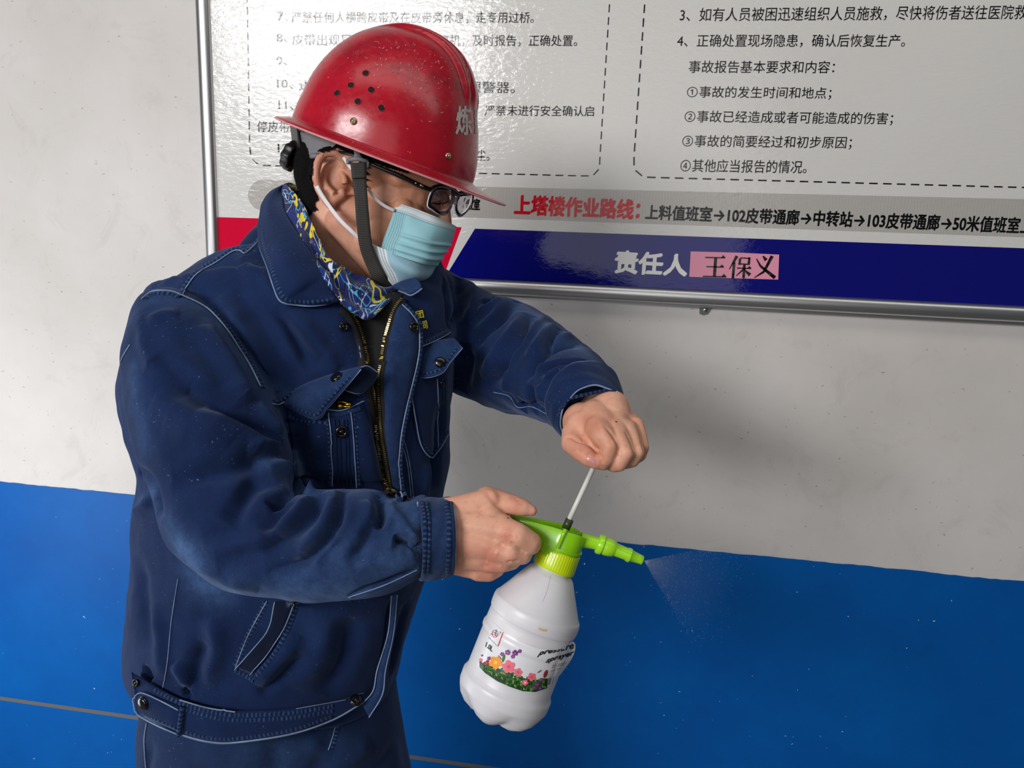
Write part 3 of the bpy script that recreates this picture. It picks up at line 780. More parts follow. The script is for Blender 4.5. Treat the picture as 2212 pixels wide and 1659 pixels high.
def mat_denim(name, base=sl(18, 36, 74), light=sl(68, 98, 144), dark=sl(10, 22, 50), seam=False, rough=0.85, fadeadd=0.0):
    t = NT(name); co = t.coord()
    b = t.noise(co, 16, 5, 0.6)
    c = t.ramp(b, [(0.28, tuple(x * .80 for x in base[:3]) + (1,)), (0.72, tuple(min(1, x * 1.25) for x in base[:3]) + (1,))])
    at = t.n('ShaderNodeAttribute'); at.attribute_name = 'fade'
    fn = t.math('MULTIPLY', t.math('SUBTRACT', t.noise(co, 75, 6, 0.7), .30), 2.2, True)
    f = t.math('MULTIPLY', t.math('ADD', at.outputs['Fac'], fadeadd), t.math('ADD', fn, 0.30), True)
    c = t.mix(f, c, light)
    grain = t.noise(co, 1400, 2, 0.6)
    c = t.mix(0.45, c, t.ramp(grain, [(0.30, (0.45, 0.45, 0.5, 1)), (0.55, (1, 1, 1, 1)), (0.78, (1.9, 1.9, 1.8, 1))]), 'MULTIPLY')
    fl = t.ramp(t.noise(t.mapping(co, (1, 1, 1)), 420, 1, 0.4), [(0.735, (0, 0, 0, 1)), (0.78, (1, 1, 1, 1))])
    fm = t.ramp(t.noise(co, 14, 3), [(0.45, (0, 0, 0, 1)), (0.65, (1, 1, 1, 1))])
    c = t.mix(t.math('MULTIPLY', fl, fm), c, sl(92, 116, 156))
    tw = t.n('ShaderNodeTexWave'); tw.inputs['Scale'].default_value = 420; tw.bands_direction = 'DIAGONAL'; tw.inputs['Distortion'].default_value = 0.6
    t.l(co, tw.inputs['Vector'])
    nb = t.bump(t.noise(co, 150, 4), 0.35, 0.0012); nb = t.bump(tw.outputs['Fac'], 0.18, 0.0003, nb)
    if seam:
        uv = t.coord('UV'); sep = t.n('ShaderNodeSeparateXYZ'); t.l(uv, sep.inputs[0])
        m = t.mapping(uv, (1, 0.006, 1))
        pk = t.noise(m, 190, 2, 0.5)
        w1 = t.n('ShaderNodeTexWave'); w1.inputs['Scale'].default_value = 62; w1.inputs['Distortion'].default_value = 3.0; w1.inputs['Detail'].default_value = 2; w1.bands_direction = 'X'
        t.l(m, w1.inputs['Vector'])
        mask = t.ramp(w1.outputs['Fac'], [(0.35, (0, 0, 0, 1)), (0.8, (1, 1, 1, 1))])
        mask = t.mix(0.6, mask, t.ramp(pk, [(0.4, (0, 0, 0, 1)), (0.65, (1, 1, 1, 1))]), 'MULTIPLY')
        c = t.mix(t.math('MULTIPLY', mask, 0.55), t.mix(0.45, c, dark), light)
        lines = t.ramp(sep.outputs['Y'], [(0.0, (1, 1, 1, 1)), (0.16, (0, 0, 0, 1)), (0.24, (1, 1, 1, 1)), (0.5, (1, 1, 1, 1)), (0.76, (1, 1, 1, 1)), (0.84, (0, 0, 0, 1)), (0.92, (1, 1, 1, 1))])
        nb = t.bump(lines, 0.5, 0.0010, nb); nb = t.bump(mask, 0.55, 0.0012, nb)
    t.set(color=c, rough=rough, spec=0.12, normal=nb, sheen=0.18)
    t.b.inputs['Sheen Tint'].default_value = (0.5, 0.65, 1, 1)
    return t.m
M_DEN = mat_denim('denim'); M_SEAM = mat_denim('denim_seam', seam=True); M_FADED = mat_denim('faded_denim', fadeadd=0.2)
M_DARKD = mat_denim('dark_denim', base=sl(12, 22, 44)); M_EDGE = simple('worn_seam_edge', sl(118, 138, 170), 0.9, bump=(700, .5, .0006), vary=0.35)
M_TROU = mat_denim('trouser_cloth', base=sl(22, 40, 74), fadeadd=0.02)
def mat_skin():
    t = NT('skin'); co = t.coord()
    c = t.ramp(t.noise(co, 26, 5, 0.6), [(0.3, sl(210, 146, 120)), (0.7, sl(228, 176, 150))])
    at = t.n('ShaderNodeAttribute'); at.attribute_name = 'red'
    c = t.mix(t.math('MULTIPLY', at.outputs['Fac'], 0.75, True), c, sl(186, 96, 78))
    a2 = t.n('ShaderNodeAttribute'); a2.attribute_name = 'tan'
    c = t.mix(a2.outputs['Fac'], c, sl(182, 124, 92))
    sp = t.ramp(t.noise(co, 130, 3, 0.5), [(0.30, (0.80, 0.74, 0.70, 1)), (0.42, (1, 1, 1, 1))])
    c = t.mix(0.5, c, sp, 'MULTIPLY')
    v = t.n('ShaderNodeTexVoronoi'); v.inputs['Scale'].default_value = 700; t.l(co, v.inputs['Vector'])
    nb = t.bump(t.noise(co, 120, 4), 0.3, 0.0010); nb = t.bump(v.outputs['Distance'], 0.2, 0.0004, nb)
    return t.set(color=c, rough=0.52, spec=0.4, sss=0.12, sssr=(1.0, 0.35, 0.2), ssss=0.006, normal=nb)
M_SKIN = mat_skin()
# ================================================================= the person
person = empty('person', (P(600, 1700, 1.12).x, P(600, 1700, 1.12).y, 0.0))
tag(person, 'man in a dark blue denim work jacket pumping the white spray bottle', 'person')
# creases of the hands and face
bodyS.strokes([
 ([(1217, 947), (1232, 944), (1245, 951), (1262, 957), (1278, 966), (1291, 977)], 1.7, -2.6), ([(1291, 977), (1299, 988), (1301, 1003)], 1.5, -2.2), ([(1262, 940), (1258, 950), (1262, 957)], 1.6, -1.2),
 ([(1305, 921), (1319, 935), (1332, 955), (1338, 975)], 2.0, -2.4), ([(1351, 931), (1362, 955), (1372, 985)], 1.8, -2.2), ([(1379, 931), (1386, 955), (1394, 982)], 1.6, -2.0),
 ([(1295, 975), (1305, 973)], 1.4, -1.2), ([(1290, 905), (1300, 925), (1318, 950)], 4, 1.5), ([(1320, 905), (1335, 935), (1350, 965)], 4, 1.2), ([(1350, 905), (1362, 930)], 4, 1.0),
 ([(1104, 1168), (1108, 1177), (1120, 1186), (1138, 1196)], 1.7, -2.6), ([(1105, 1155), (1104, 1168)], 1.5, -1.0), ([(1118, 1156), (1119, 1168)], 1.1, -.8), ([(1094, 1216), (1104, 1214), (1122, 1213)], 1.5, -2.2), ([(1050, 1058), (1063, 1078), (1080, 1094)], 3, -1.8),
 ([(1106, 1068), (1107, 1080)], 1.1, -1.2), ([(1113, 1070), (1116, 1082)], 1.1, -1.2), ([(1119, 1075), (1121, 1086)], 1.1, -1.0), ([(1091, 1157), (1093, 1159)], 5, 1.8), ([(1073, 1193), (1076, 1195)], 5, 2.0), ([(1052, 1212), (1056, 1213)], 4, 1.4),
 ([(1040, 1226), (1060, 1220)], 3, -1.5), ([(1080, 1172), (1085, 1180), (1098, 1184)], 3, -1.8), ([(1000, 1130), (1040, 1140), (1080, 1152)], 4, .8), ([(1000, 1160), (1040, 1172), (1068, 1188)], 4, .8),
 ([(668, 500), (690, 560)], 8, -1.0), ([(845, 330), (900, 352), (945, 372)], 5, -1.5)])
paint(bodyS, 'red', [([(1262, 905), (1285, 920)], 9, .55), ([(1320, 900), (1326, 906)], 6, .4), ([(1235, 950), (1260, 975), (1285, 995)], 12, .45), ([(1091, 1157), (1095, 1160)], 6, .8), ([(1065, 1197), (1075, 1200)], 9, .5), ([(1000, 1180), (1040, 1200), (1050, 1240)], 16, .35), ([(1110, 1078), (1118, 1088)], 6, .5),
    ([(690, 350), (686, 400), (700, 430)], 5, .65), ([(730, 335), (700, 340)], 5, .5), ([(705, 440), (725, 445)], 5, .4), ([(735, 440), (745, 480), (730, 470)], 6, .4), ([(1055, 1225), (1080, 1235)], 8, .3), ([(1330, 1010), (1360, 1000)], 6, .25)])
paint(bodyS, 'tan', [([(800, 400), (820, 480), (830, 560)], 42, .55), ([(900, 390), (920, 440), (900, 500)], 42, .55), ([(1320, 930), (1370, 940)], 26, .25)])
body_me.materials.clear(); body_me.materials.append(M_SKIN)
body = bpy.data.objects.new('body', body_me); C.objects.link(body); adopt(person, body)
jk_me.materials.clear(); jk_me.materials.append(M_DEN)
jacket = bpy.data.objects.new('jacket', jk_me); C.objects.link(jacket); adopt(person, jacket)
tr_me.materials.clear(); tr_me.materials.append(M_TROU)
trousers = bpy.data.objects.new('trousers', tr_me); C.objects.link(trousers); adopt(person, trousers)
M_SHOE = simple('shoe_leather', sl(24, 22, 22), 0.5)
for k, dx in ((k0, -.01), (k1, -.01)):
    c = Vector((k.x + .03, k.y - .02, 0.045))
    o = mesh('shoe', *join_data([capsule_data(c + Vector((-.07, .05, 0)), c + Vector((.10, -.07, -.008)), .045, .038), box_data(c + Vector((.015, -.01, -.035)), .17, .075, .02, (Vector((.82, -.57, 0)), Vector((.57, .82, 0)), Vector((0, 0, 1))))]), M_SHOE); adopt(person, o)

# ---- garment details; every piece lies on the cloth and is a child of the jacket
def on_jacket(o): 
    if o is not None: o.parent = jacket
    return o
def seam(pts, w=7, side=0.0, edge=0, lift=1.6, mat=None, er=0.8, surf=None, par=None):
    S = surf or JS
    o = ribbon('seam', S, pts, w, lift, mat or M_SEAM, side=side); (par or on_jacket)(o)
    if edge:
        q, nn = S.path(pts, 3.0)
        if len(q) > 3:
            t = np.gradient(q, axis=0); t /= np.linalg.norm(t, axis=1)[:, None]; b = np.cross(nn, t)
            rnd = random.Random(len(q)); q2 = q + b * ((edge * w / 2 + side) / 1000) + nn * (lift * .6 / 1000)
            q2 += nn * (np.array([rnd.uniform(-1, 1) for _ in q])[:, None] * .00025)
            o2 = tube('seam_edge', q2, er / 1000, M_EDGE, n=6); (par or on_jacket)(o2)
    return o
def edge_line(pts, r=0.75, lift=1.0, surf=None, name='seam_edge', par=None):
    q, nn = (surf or JS).path(pts, 3.0)
    if len(q) > 2: (par or on_jacket)(tube(name, q + nn * lift / 1000, r / 1000, M_EDGE, n=6))
seam([(313, 644), (326, 634), (346, 630), (372, 632), (392, 640)], 8, side=-3, edge=0); edge_line([(308, 648), (326, 634), (346, 630), (372, 632), (392, 640)], .9, 1.8)
seam([(388, 636), (401, 616), (424, 587), (465, 562), (500, 540), (519, 537), (531, 541), (560, 516)], 8.5); edge_line([(393, 640), (405, 621), (427, 593), (468, 568), (503, 545), (519, 543), (531, 548), (560, 523)], .8, 1.5)
seam([(398, 640), (434, 655), (460, 672), (495, 710), (527, 757), (550, 793), (568, 838)], 9); edge_line([(392, 640), (430, 658), (455, 676), (488, 714), (519, 762), (541, 798), (560, 836)], .9, 2.0)
edge_line([(262, 782), (268, 768), (282, 745)], .7, .8)
edge_line([(385, 1250), (371, 1340), (362, 1429), (352, 1488)], .55, .5)
seam([(590, 868), (614, 863), (641, 841)], 6); edge_line([(588, 873), (600, 875), (614, 868)], .8, 1.4)
seam([(903, 747), (937, 731), (970, 714)], 7); edge_line([(901, 752), (937, 737), (972, 719)], .7, 1.4)
edge_line([(1066, 847), (1100, 856), (1118, 879), (1149, 879), (1184, 896)], .55, .4)
edge_line([(753, 1290), (830, 1264), (901, 1231)], .6, .4)
# undershirt seen between the zips
zl = [(738, 640), (739, 663), (756, 681), (771, 712), (783, 751), (790, 790), (801, 865), (816, 947), (831, 1037), (848, 1075)]
zr = [(870, 632), (866, 644), (849, 675), (836, 727), (825, 781), (822, 826), (825, 886), (828, 932), (838, 990), (852, 1075)]
M_UNDER = simple('black_undershirt', sl(9, 10, 13), 0.9, bump=(300, .3, .0005))
und = patch('undershirt', JS, zl, zr, 0.0022, M_UNDER, nu=14, nv=60, thick=0); und.parent = None; adopt(person, und)
M_TAPE = simple('zip_tape', sl(12, 14, 22), 0.85, bump=(900, .5, .0004)); M_BRASS = simple('brass', sl(205, 178, 112), 0.28, 1.0)
for pts, sgn in ((zl[1:], 1), (zr[1:], -1)):
    on_jacket(ribbon('zip_tape', JS, pts, 11, 4.0, M_TAPE, side=-sgn * 3.5))
    q, nn = JS.path(pts, 2.0)
    t = np.gradient(q, axis=0); t /= np.linalg.norm(t, axis=1)[:, None]; b = np.cross(nn, t); b /= np.linalg.norm(b, axis=1)[:, None]
    L = np.concatenate([[0], np.cumsum(np.linalg.norm(np.diff(q, axis=0), axis=1))])
    items = []
    for s_ in np.arange(0.002, L[-1] - 0.002, 0.0023):
        p_ = np.array([np.interp(s_, L, q[:, i]) for i in range(3)]); i = min(int(np.searchsorted(L, s_)), len(q) - 1)
        items.append(box_data(Vector(p_ + nn[i] * 0.0052), 0.0030, 0.0012, 0.0016, (Vector(b[i]), Vector(t[i]), Vector(nn[i]))))
    v, f = join_data(items); o = on_jacket(mesh('zip_teeth', v, f, M_BRASS, smooth=False)); o['kind'] = 'stuff'; o['label'] = 'brass zip teeth'
# placket on the viewer's right of the opening
ze = [(864, 655), (853, 680), (842, 727), (831, 781), (828, 826), (831, 886), (833, 932), (842, 990), (852, 1060), (856, 1085)]
pe = [(866, 661), (884, 681), (898, 706), (899, 751), (892, 796), (876, 865), (862, 932), (857, 992), (862, 1045), (868, 1085)]
on_jacket(patch('placket', JS, ze, pe, 0.0055, M_FADED, nu=12, nv=70, thick=0.0014))
seam(pe, 6, side=3.0, edge=0, lift=7.2); edge_line(pe, 0.9, 6.0)
edge_line([(861, 940), (879, 1001), (887, 1072)], .6, .8); edge_line([(866, 925), (884, 1000), (893, 1075)], .5, .6)
edge_line([(745, 668), (760, 700), (772, 740), (780, 790)], .6, 2.0)
# placket below the arm: hangs free and flips out at the hem
pl1 = [(846, 1288), (838, 1369), (815, 1447), (806, 1492), (783, 1520)]; pl2 = [(858, 1286), (850, 1369), (833, 1447), (826, 1500), (797, 1550)]
def free_panel(name, c0, c1, d0, d1, mat, thick=0.0016, nv=40, nu=8):
    a = cr([(x, y, d) for (x, y), d in zip(c0, d0)], nv); b = cr([(x, y, d) for (x, y), d in zip(c1, d1)], nv)
    V, U = [], []
    for i in range(nu):
        t = i / (nu - 1)
        for j in range(nv):
            q = a[j] * (1 - t) + b[j] * t; q[2] -= 0.004 * math.sin(math.pi * t); V.append(P(*q)); U.append((j / nv * .25, t))
    o = mesh(name, V, grid_faces(nu, nv), mat, uvs=U)
    m = o.modifiers.new('s', 'SOLIDIFY'); m.thickness = thick; m.offset = 0
    return o
def hd(x, y, surf=None, k=0.0):
    a, b = (surf or JS).hit(x, y)
    return (to_px(a)[2] if a is not None else 1.0) - k
dd = [hd(x - 6, y, None, .012) for x, y in pl1[:3]]; dd += [dd[-1] - .004, dd[-1] - .006]
on_jacket(free_panel('placket', pl1, pl2, dd, [x - .004 for x in dd], M_FADED))
for pp_, nm in ((pl1, 0), (pl2, 1)):
    q = cr([(x, y, d - .005) for (x, y), d in zip(pp_, dd)], 60); on_jacket(tube('seam_edge', arrP(q), .0009, M_EDGE, n=6))
# near chest pocket
po_l = [(640, 880), (642, 960), (648, 1050)]; po_r = [(783, 868), (801, 932), (830, 1046)]
on_jacket(patch('pocket', JS, [(622, 884), (628, 950), (636, 1030)], [(781, 868), (799, 932), (826, 1040)], 0.0042, M_DEN, nu=34, nv=34, thick=0.0014))
seam([(618, 899), (660, 909), (705, 914)], 8, lift=5.2); seam([(706, 892), (740, 892), (776, 880)], 10, lift=6.0, mat=M_FADED); edge_line([(708, 884), (740, 884), (783, 865)], .8, 6.5)
seam([(712, 900), (713, 960), (718, 1046)], 5, side=-3, lift=5.4); edge_line([(710, 890), (712, 962), (717, 1048)], .7, 5.8)
seam([(757, 890), (763, 950), (769, 1050)], 5, side=3, lift=5.4); edge_line([(756, 889), (762, 947), (768, 1052)], .7, 5.8)
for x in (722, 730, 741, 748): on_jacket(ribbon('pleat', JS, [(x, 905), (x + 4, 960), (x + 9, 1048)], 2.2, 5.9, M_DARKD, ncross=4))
on_jacket(patch('pocket_opening', JS, [(640, 874), (690, 905), (712, 882), (722, 868)], [(642, 862), (700, 850), (745, 838), (783, 858)], 0.0055, M_DARKD, nu=10, nv=30, thick=0))  # dark sheet over the gap; shade inside the pocket is put into its colour
def panel3(name, rows, nu, nv, mat, edges=(), thick=.0022):
    g_ = arrP(grid_cr(rows, nu, nv)); U = [(j / nv * .12, i / (nu - 1)) for i in range(nu) for j in range(nv)]
    o = mesh(name, g_.reshape(-1, 3), grid_faces(nu, nv), mat, uvs=U); m_ = o.modifiers.new('s', 'SOLIDIFY'); m_.thickness = thick; m_.offset = 0
    on_jacket(o)
    for e_ in edges:
        q = g_[0] if e_ == 't' else g_[-1] if e_ == 'b' else g_[:, 0] if e_ == 'l' else g_[:, -1]
        on_jacket(tube('seam_edge', q, .00085, M_EDGE, n=6))
    return o
d0_ = hd(700, 860)
f1 = panel3('pocket_flap', [[(613, 872, d0_ - .006), (641, 841, d0_ - .004), (680, 822, d0_ - .003), (735, 804, d0_ - .006), (778, 793, d0_ - .016)],
    [(615, 874, d0_ - .008), (655, 868, d0_ - .018), (695, 852, d0_ - .019), (740, 822, d0_ - .020), (779, 795, d0_ - .018)],
    [(617, 877, d0_ - .008), (682, 905, d0_ - .012), (709, 880, d0_ - .016), (746, 838, d0_ - .020), (780, 798, d0_ - .020)]], 20, 50, M_FADED, 'b')
f1['label'] = 'flap lifted and twisted open'
f1me = evaluated(f1); FS1 = Surf(f1me)
on_jacket(ribbon('seam', FS1, [(630, 878), (660, 890), (684, 896), (700, 876), (730, 843), (758, 812)], 4, .8, M_SEAM))
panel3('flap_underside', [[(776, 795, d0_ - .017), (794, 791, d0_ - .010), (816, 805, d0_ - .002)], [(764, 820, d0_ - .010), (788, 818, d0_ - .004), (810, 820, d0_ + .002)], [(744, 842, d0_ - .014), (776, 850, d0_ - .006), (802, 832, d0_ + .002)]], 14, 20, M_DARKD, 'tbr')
# far pocket
on_jacket(patch('pocket', JS, [(884, 822), (892, 901), (905, 959), (925, 986)], [(966, 800), (967, 880), (964, 925), (943, 972)], 0.004, M_DEN, nu=22, nv=34, thick=0.0014))
edge_line([(882, 841), (892, 901), (904, 961), (925, 988), (943, 975), (962, 937)], .75, 4.6); seam([(908, 955), (926, 980), (943, 967), (960, 932)], 5, lift=5.2)
edge_line([(937, 817), (941, 886), (943, 966)], .7, 5.2)
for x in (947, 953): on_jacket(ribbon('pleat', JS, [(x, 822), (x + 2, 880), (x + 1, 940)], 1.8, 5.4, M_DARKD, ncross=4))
d1_ = hd(935, 770)
f2 = panel3('pocket_flap', [[(900, 754, d1_ - .005), (922, 744, d1_ - .004), (950, 735, d1_ - .002), (978, 732, d1_ + .002), (986, 737, d1_ + .002)],
    [(898, 772, d1_ - .011), (922, 778, d1_ - .014), (950, 772, d1_ - .012), (980, 757, d1_ - .006), (994, 748, d1_ - .002)],
    [(894, 787, d1_ - .012), (911, 815, d1_ - .016), (953, 807, d1_ - .016), (974, 781, d1_ - .012), (999, 752, d1_ - .004)]], 18, 44, M_FADED, 'br')
f2me = evaluated(f2); FS2 = Surf(f2me)
on_jacket(ribbon('seam', FS2, [(903, 787), (914, 806), (950, 799), (968, 778), (986, 754)], 4, .8, M_SEAM))
# pocket clutter: gold coloured trinket
M_GOLD = simple('gold_foil', sl(200, 160, 60), 0.25, 1.0)
tr = P(741, 873, hd(741, 873, None, .016)); 
# snap buttons
M_SNAP = simple('black_snap', sl(14, 13, 15), 0.22, 0.2, coat=0.5); M_DULL = simple('snap_metal', sl(60, 62, 66), 0.35, 1.0)
def snap(px, py, r, lift, ring=False, par=None, surf=None, squash=1.0):
    S = surf or JS; a, n_ = S.hit(px, py)
    if a is None: return
    n_ = n_.normalized(); x = n_.orthogonal().normalized(); y = n_.cross(x)
    c = a + n_ * lift
    if ring:
        pts = [c + (x * math.cos(k / 20 * 2 * math.pi) + y * math.sin(k / 20 * 2 * math.pi)) * r * .72 for k in range(21)]
        d = [tube_data(pts, r * .28, 8, False), ball_data(c, (r * .4, r * .4, r * .3), (x, y, n_), 8, 14), capsule_data(c - n_ * .001, c, r * .8, r * .8, 20)]
        d = d[:2] + [ball_data(c - n_ * r * .12, (r * .9, r * .9, r * .12), (x, y, n_), 8, 20)]
    else: d = [ball_data(c, (r, r, r * .34), (x, y, n_), 12, 24), ball_data(c - n_ * r * .15, (r * 1.08, r * 1.08, r * .16), (x, y, n_), 8, 24)]
    o = mesh('snap_button', *join_data(d), M_SNAP); (par or on_jacket)(o); return o
snap(727, 815, .0068, .0015, surf=FS1); snap(736, 930, .0074, .0065, True); snap(951, 783, .0064, .0015, surf=FS2); snap(947, 826, .0055, .0065, True); snap(887, 708, .0066, .0085, True); snap(741, 706, .0058, .0015, True)
# embroidered characters
M_YEL = simple('yellow_thread', sl(226, 214, 40), 0.75, bump=(900, .5, .0004))
def surf_text(name, s, q, surf, mat, lift, par, bold=0.0, thick=0.0):
    co, fs = text_mesh(s); px = quad_map(co, q); V, F2 = [], []
    sh = [(0, 0)] if not bold else [(0, 0), (-bold, 0), (bold, 0), (0, bold), (0, -bold)]
    for k, (dx, dy) in enumerate(sh):
        n0 = len(V); ok = True
        for x, y in px:
            a, n_ = surf.hit(x + dx, y + dy)
            if a is None: a, n_ = V[-1] if V else P(x, y, 1), -ray(x, y).normalized()
            V.append(a + n_ * (lift + k * 0.00002))
        F2 += [tuple(i + n0 for i in f) for f in fs]
    o = mesh(name, V, F2, mat, smooth=False); par(o); return o
surf_text('embroidery', '团', ((896, 674), (911, 671), (914, 686), (898, 690)), JS, M_YEL, .0016, on_jacket, .5)
surf_text('embroidery', '公司', ((899, 698), (919, 692), (922, 709), (902, 717)), JS, M_YEL, .0016, on_jacket, .5)
surf_text('embroidery', '集', ((886, 678), (897, 675), (899, 690), (888, 694)), JS, M_YEL, .0014, on_jacket, .4)
# side pocket welt
seam([(572, 1299), (533, 1371), (505, 1436)], 9, side=2, lift=1.0); edge_line([(577, 1298), (538, 1369), (509, 1441)], .7, 1.0)
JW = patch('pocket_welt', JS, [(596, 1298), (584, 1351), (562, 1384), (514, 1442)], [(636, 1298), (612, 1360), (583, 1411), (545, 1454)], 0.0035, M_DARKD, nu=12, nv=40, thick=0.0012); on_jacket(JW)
edge_line([(595, 1298), (583, 1351), (562, 1384), (509, 1444)], .8, 3.4); edge_line([(637, 1298), (613, 1360), (583, 1411), (545, 1456)], .7, 4.0)
seam([(643, 1300), (620, 1363), (590, 1415), (552, 1462)], 7, lift=1.4); seam([(503, 1447), (525, 1457), (548, 1470)], 7, lift=2.0)
# hem band
ht = [(284, 1452), (294, 1459), (330, 1480), (389, 1510), (449, 1527), (509, 1536), (628, 1531), (720, 1516), (790, 1497)]
hb = [(300, 1544), (312, 1549), (350, 1570), (389, 1587), (449, 1603), (509, 1605), (628, 1587), (717, 1557), (783, 1520)]
band = free_panel('hem_band', ht, hb, [hd(max(x, 305), y, None, .010) for x, y in ht], [hd(max(318, x), y - 75, None, .006) for x, y in hb], M_DEN, 0.003, nv=80, nu=14); on_jacket(band)
band_me = evaluated(band); BS = Surf(band_me)
def bseam(pts, w, lift, mat=None, side=0): on_jacket(ribbon('seam', BS, pts, w, lift, mat or M_SEAM, side=side))
bseam([(x, y + 9) for x, y in ht[2:8]], 6, 1.0); bseam([(x, y + 20) for x, y in ht[3:8]], 6, .8); bseam([(x, y - 9) for x, y in hb[2:8]], 6, 1.2); 
def bedge(pts, r=.8, lift=.8):
    q, nn = BS.path(pts, 3.0)
    if len(q) > 2: on_jacket(tube('seam_edge', q + nn * lift / 1000, r / 1000, M_EDGE, n=6))
bedge([(x, y - 2) for x, y in hb[1:]], 1.0, .6); bedge([(x, y + 2) for x, y in ht[3:6]], .9, .6); bedge([(640, 1531), (747, 1512)], .5, .6)
tab = patch('waist_tab', BS, [(287, 1512), (300, 1498), (315, 1494), (350, 1510), (396, 1529)], [(298, 1534), (310, 1542), (330, 1552), (360, 1566), (390, 1577)], 0.003, M_DEN, nu=12, nv=26, thick=0.0022); on_jacket(tab)
bedge([(390, 1532), (350, 1511), (315, 1495), (300, 1499), (288, 1513), (298, 1533), (312, 1545), (350, 1565), (388, 1581)], .9, 4.2); bseam([(312, 1536), (350, 1554), (384, 1569)], 5, 4.6)
on_jacket(ribbon('belt_loop', BS, [(398, 1524), (394, 1552), (389, 1584)], 7, 6.5, M_SEAM))
snap(317, 1515, .0078, .0065, surf=BS); snap(768, 1514, .0070, .003, surf=BS); snap(297, 1474, .005, .003, True, surf=BS)
# cuffs
def cuff(name, rings, mat, seg=64):
    V, U = [], []; R = []
    S = cr(rings, 14)
    A = arrP(S[:, [0, 1, 4]]); B_ = arrP(S[:, [2, 3, 4]]); c = (A + B_) / 2; h = (A - B_) / 2
    t = np.gradient(c, axis=0)
    prev = None
    for i in range(len(S)):
        d = np.cross(t[i], h[i]); d /= np.linalg.norm(d)
        if prev is not None and d @ prev < 0: d = -d
        prev = d
        for k in range(seg):
            th = 2 * math.pi * k / seg; wob = 1 + .010 * math.sin(th * 5 + i) + .008 * math.sin(th * 11)
            V.append(c[i] + (h[i] * math.cos(th) + d * S[i, 5] * math.sin(th)) * wob + t[i] / np.linalg.norm(t[i]) * 0)
            U.append((k / seg * .30, i / 13))
    o = mesh(name, V, grid_faces(len(S), seg, True), mat, uvs=U)
    m = o.modifiers.new('s', 'SOLIDIFY'); m.thickness = 0.0025; m.offset = 0
    return o, V
cu1, V1 = cuff('cuff', [(904, 1250, 902, 1077, .787, .047), (943, 1246, 940, 1079, .7905, .046), (974, 1239, 975, 1077, .793, .045)], M_FADED); on_jacket(cu1)
me1 = evaluated(cu1); CS = Surf(me1)
for x, w, l_ in ((912, 5, 1.6), (921, 4, 1.4), (964, 6, 1.5)):
    on_jacket(ribbon('seam', CS, [(x, 1086), (x + 6, 1130), (x + 6, 1190), (x + 2, 1238)], w, l_, M_SEAM))
for x, dx in ((907, 4),):
    q, nn = CS.path([(x - 2, 1084), (x + dx - 2, 1130), (x + dx - 2, 1190), (x - 4, 1236)], 3)
    if len(q) > 3: on_jacket(tube('seam_edge', q + nn * .0012, .0009, M_EDGE, n=6))
n1_ = len(V1) // 64; on_jacket(tube('seam_edge', [V1[(n1_ - 1) * 64 + k % 64] for k in range(65)], .0011, M_EDGE, n=6))
cu2, V2 = cuff('cuff', [(1331, 812, 1193, 916, .905, .052), (1342, 850, 1202, 926, .888, .050), (1353, 888, 1214, 931, .872, .047)], M_DEN); on_jacket(cu2)
me2 = evaluated(cu2); CS2 = Surf(me2)
for pts, w in (([(1208, 888), (1230, 862), (1265, 846), (1310, 842), (1332, 848)], 5), ([(1205, 900), (1222, 873), (1260, 856), (1300, 850), (1336, 860)], 5), ([(1216, 921), (1240, 898), (1280, 882), (1325, 880), (1348, 886)], 4)):
    on_jacket(ribbon('seam', CS2, pts, w, 1.2, M_SEAM))
n_ = len(V2) // 64; 
on_jacket(tube('seam_edge', [V2[(n_ - 1) * 64 + k % 64] for k in range(65)], .0011, M_EDGE, n=6))
# trousers details
def on_tr(o):
    if o is not None: o.parent = trousers
edge_line([(318, 1562), (313, 1600), (316, 1659)], .8, 1, TS, par=on_tr); edge_line([(727, 1556), (719, 1590), (709, 1620)], .8, 1, TS, par=on_tr)
seam([(733, 1556), (725, 1590), (716, 1618)], 7, 0, 0, 1.4, surf=TS, par=on_tr)
# ================================================================= hair
def to_local(co):
    q = np.asarray(co) - np.array(HO); return np.stack([q @ np.array(fw), q @ np.array(sd), q @ np.array(up_h)], 1)
bodyS.refresh()
lc = to_local(bodyS.co)
near_head = (np.abs(lc) < np.array([.2, .1, .2])).all(1)
x_, y_, z_ = lc.T
edge = 0.006 * np.sin(z_ * 260) + 0.004 * np.sin(z_ * 610 + 1)
hairv = near_head & (((x_ < -.019 + edge * .6 + .25 * np.clip(z_ + .03, -1, 0)) & (z_ > -.085)) | ((z_ > .036) & (x_ < .075)) | ((x_ > .018) & (x_ < .032 + .004 * np.sin(z_ * 900)) & (z_ > .006)))
hairv &= ~((np.abs(arr_px(bodyS.co)[:, 0] - 712) < 34) & (np.abs(arr_px(bodyS.co)[:, 1] - 388) < 56) & (y_ > .062) & (x_ < .02))
fcs = [tuple(p.vertices) for p in body_me.polygons if all(hairv[i] for i in p.vertices)]
used = sorted({i for f_ in fcs for i in f_}); mp = {i: k for k, i in enumerate(used)}
rnd = random.Random(5)
hv_ = [bodyS.co[i] + bodyS.no[i] * (0.0022 + rnd.uniform(0, .0012)) for i in used]
M_HAIR = simple('black_hair', sl(11, 9, 9), 0.8, bump=(500, .8, .001), vary=.4, spec=.1)
M_HAIR2 = simple('hair_strands', sl(12, 10, 9), 0.7, spec=.15)
hair = mesh('hair', hv_, [tuple(mp[i] for i in f_) for f_ in fcs], M_HAIR); adopt(person, hair)
V, Fc = [], []
cand = [i for i in used if to_px(bodyS.co[i])[0] < 860 or True]
bk = -np.array(fw) * .35 - np.array(up_h) * .9
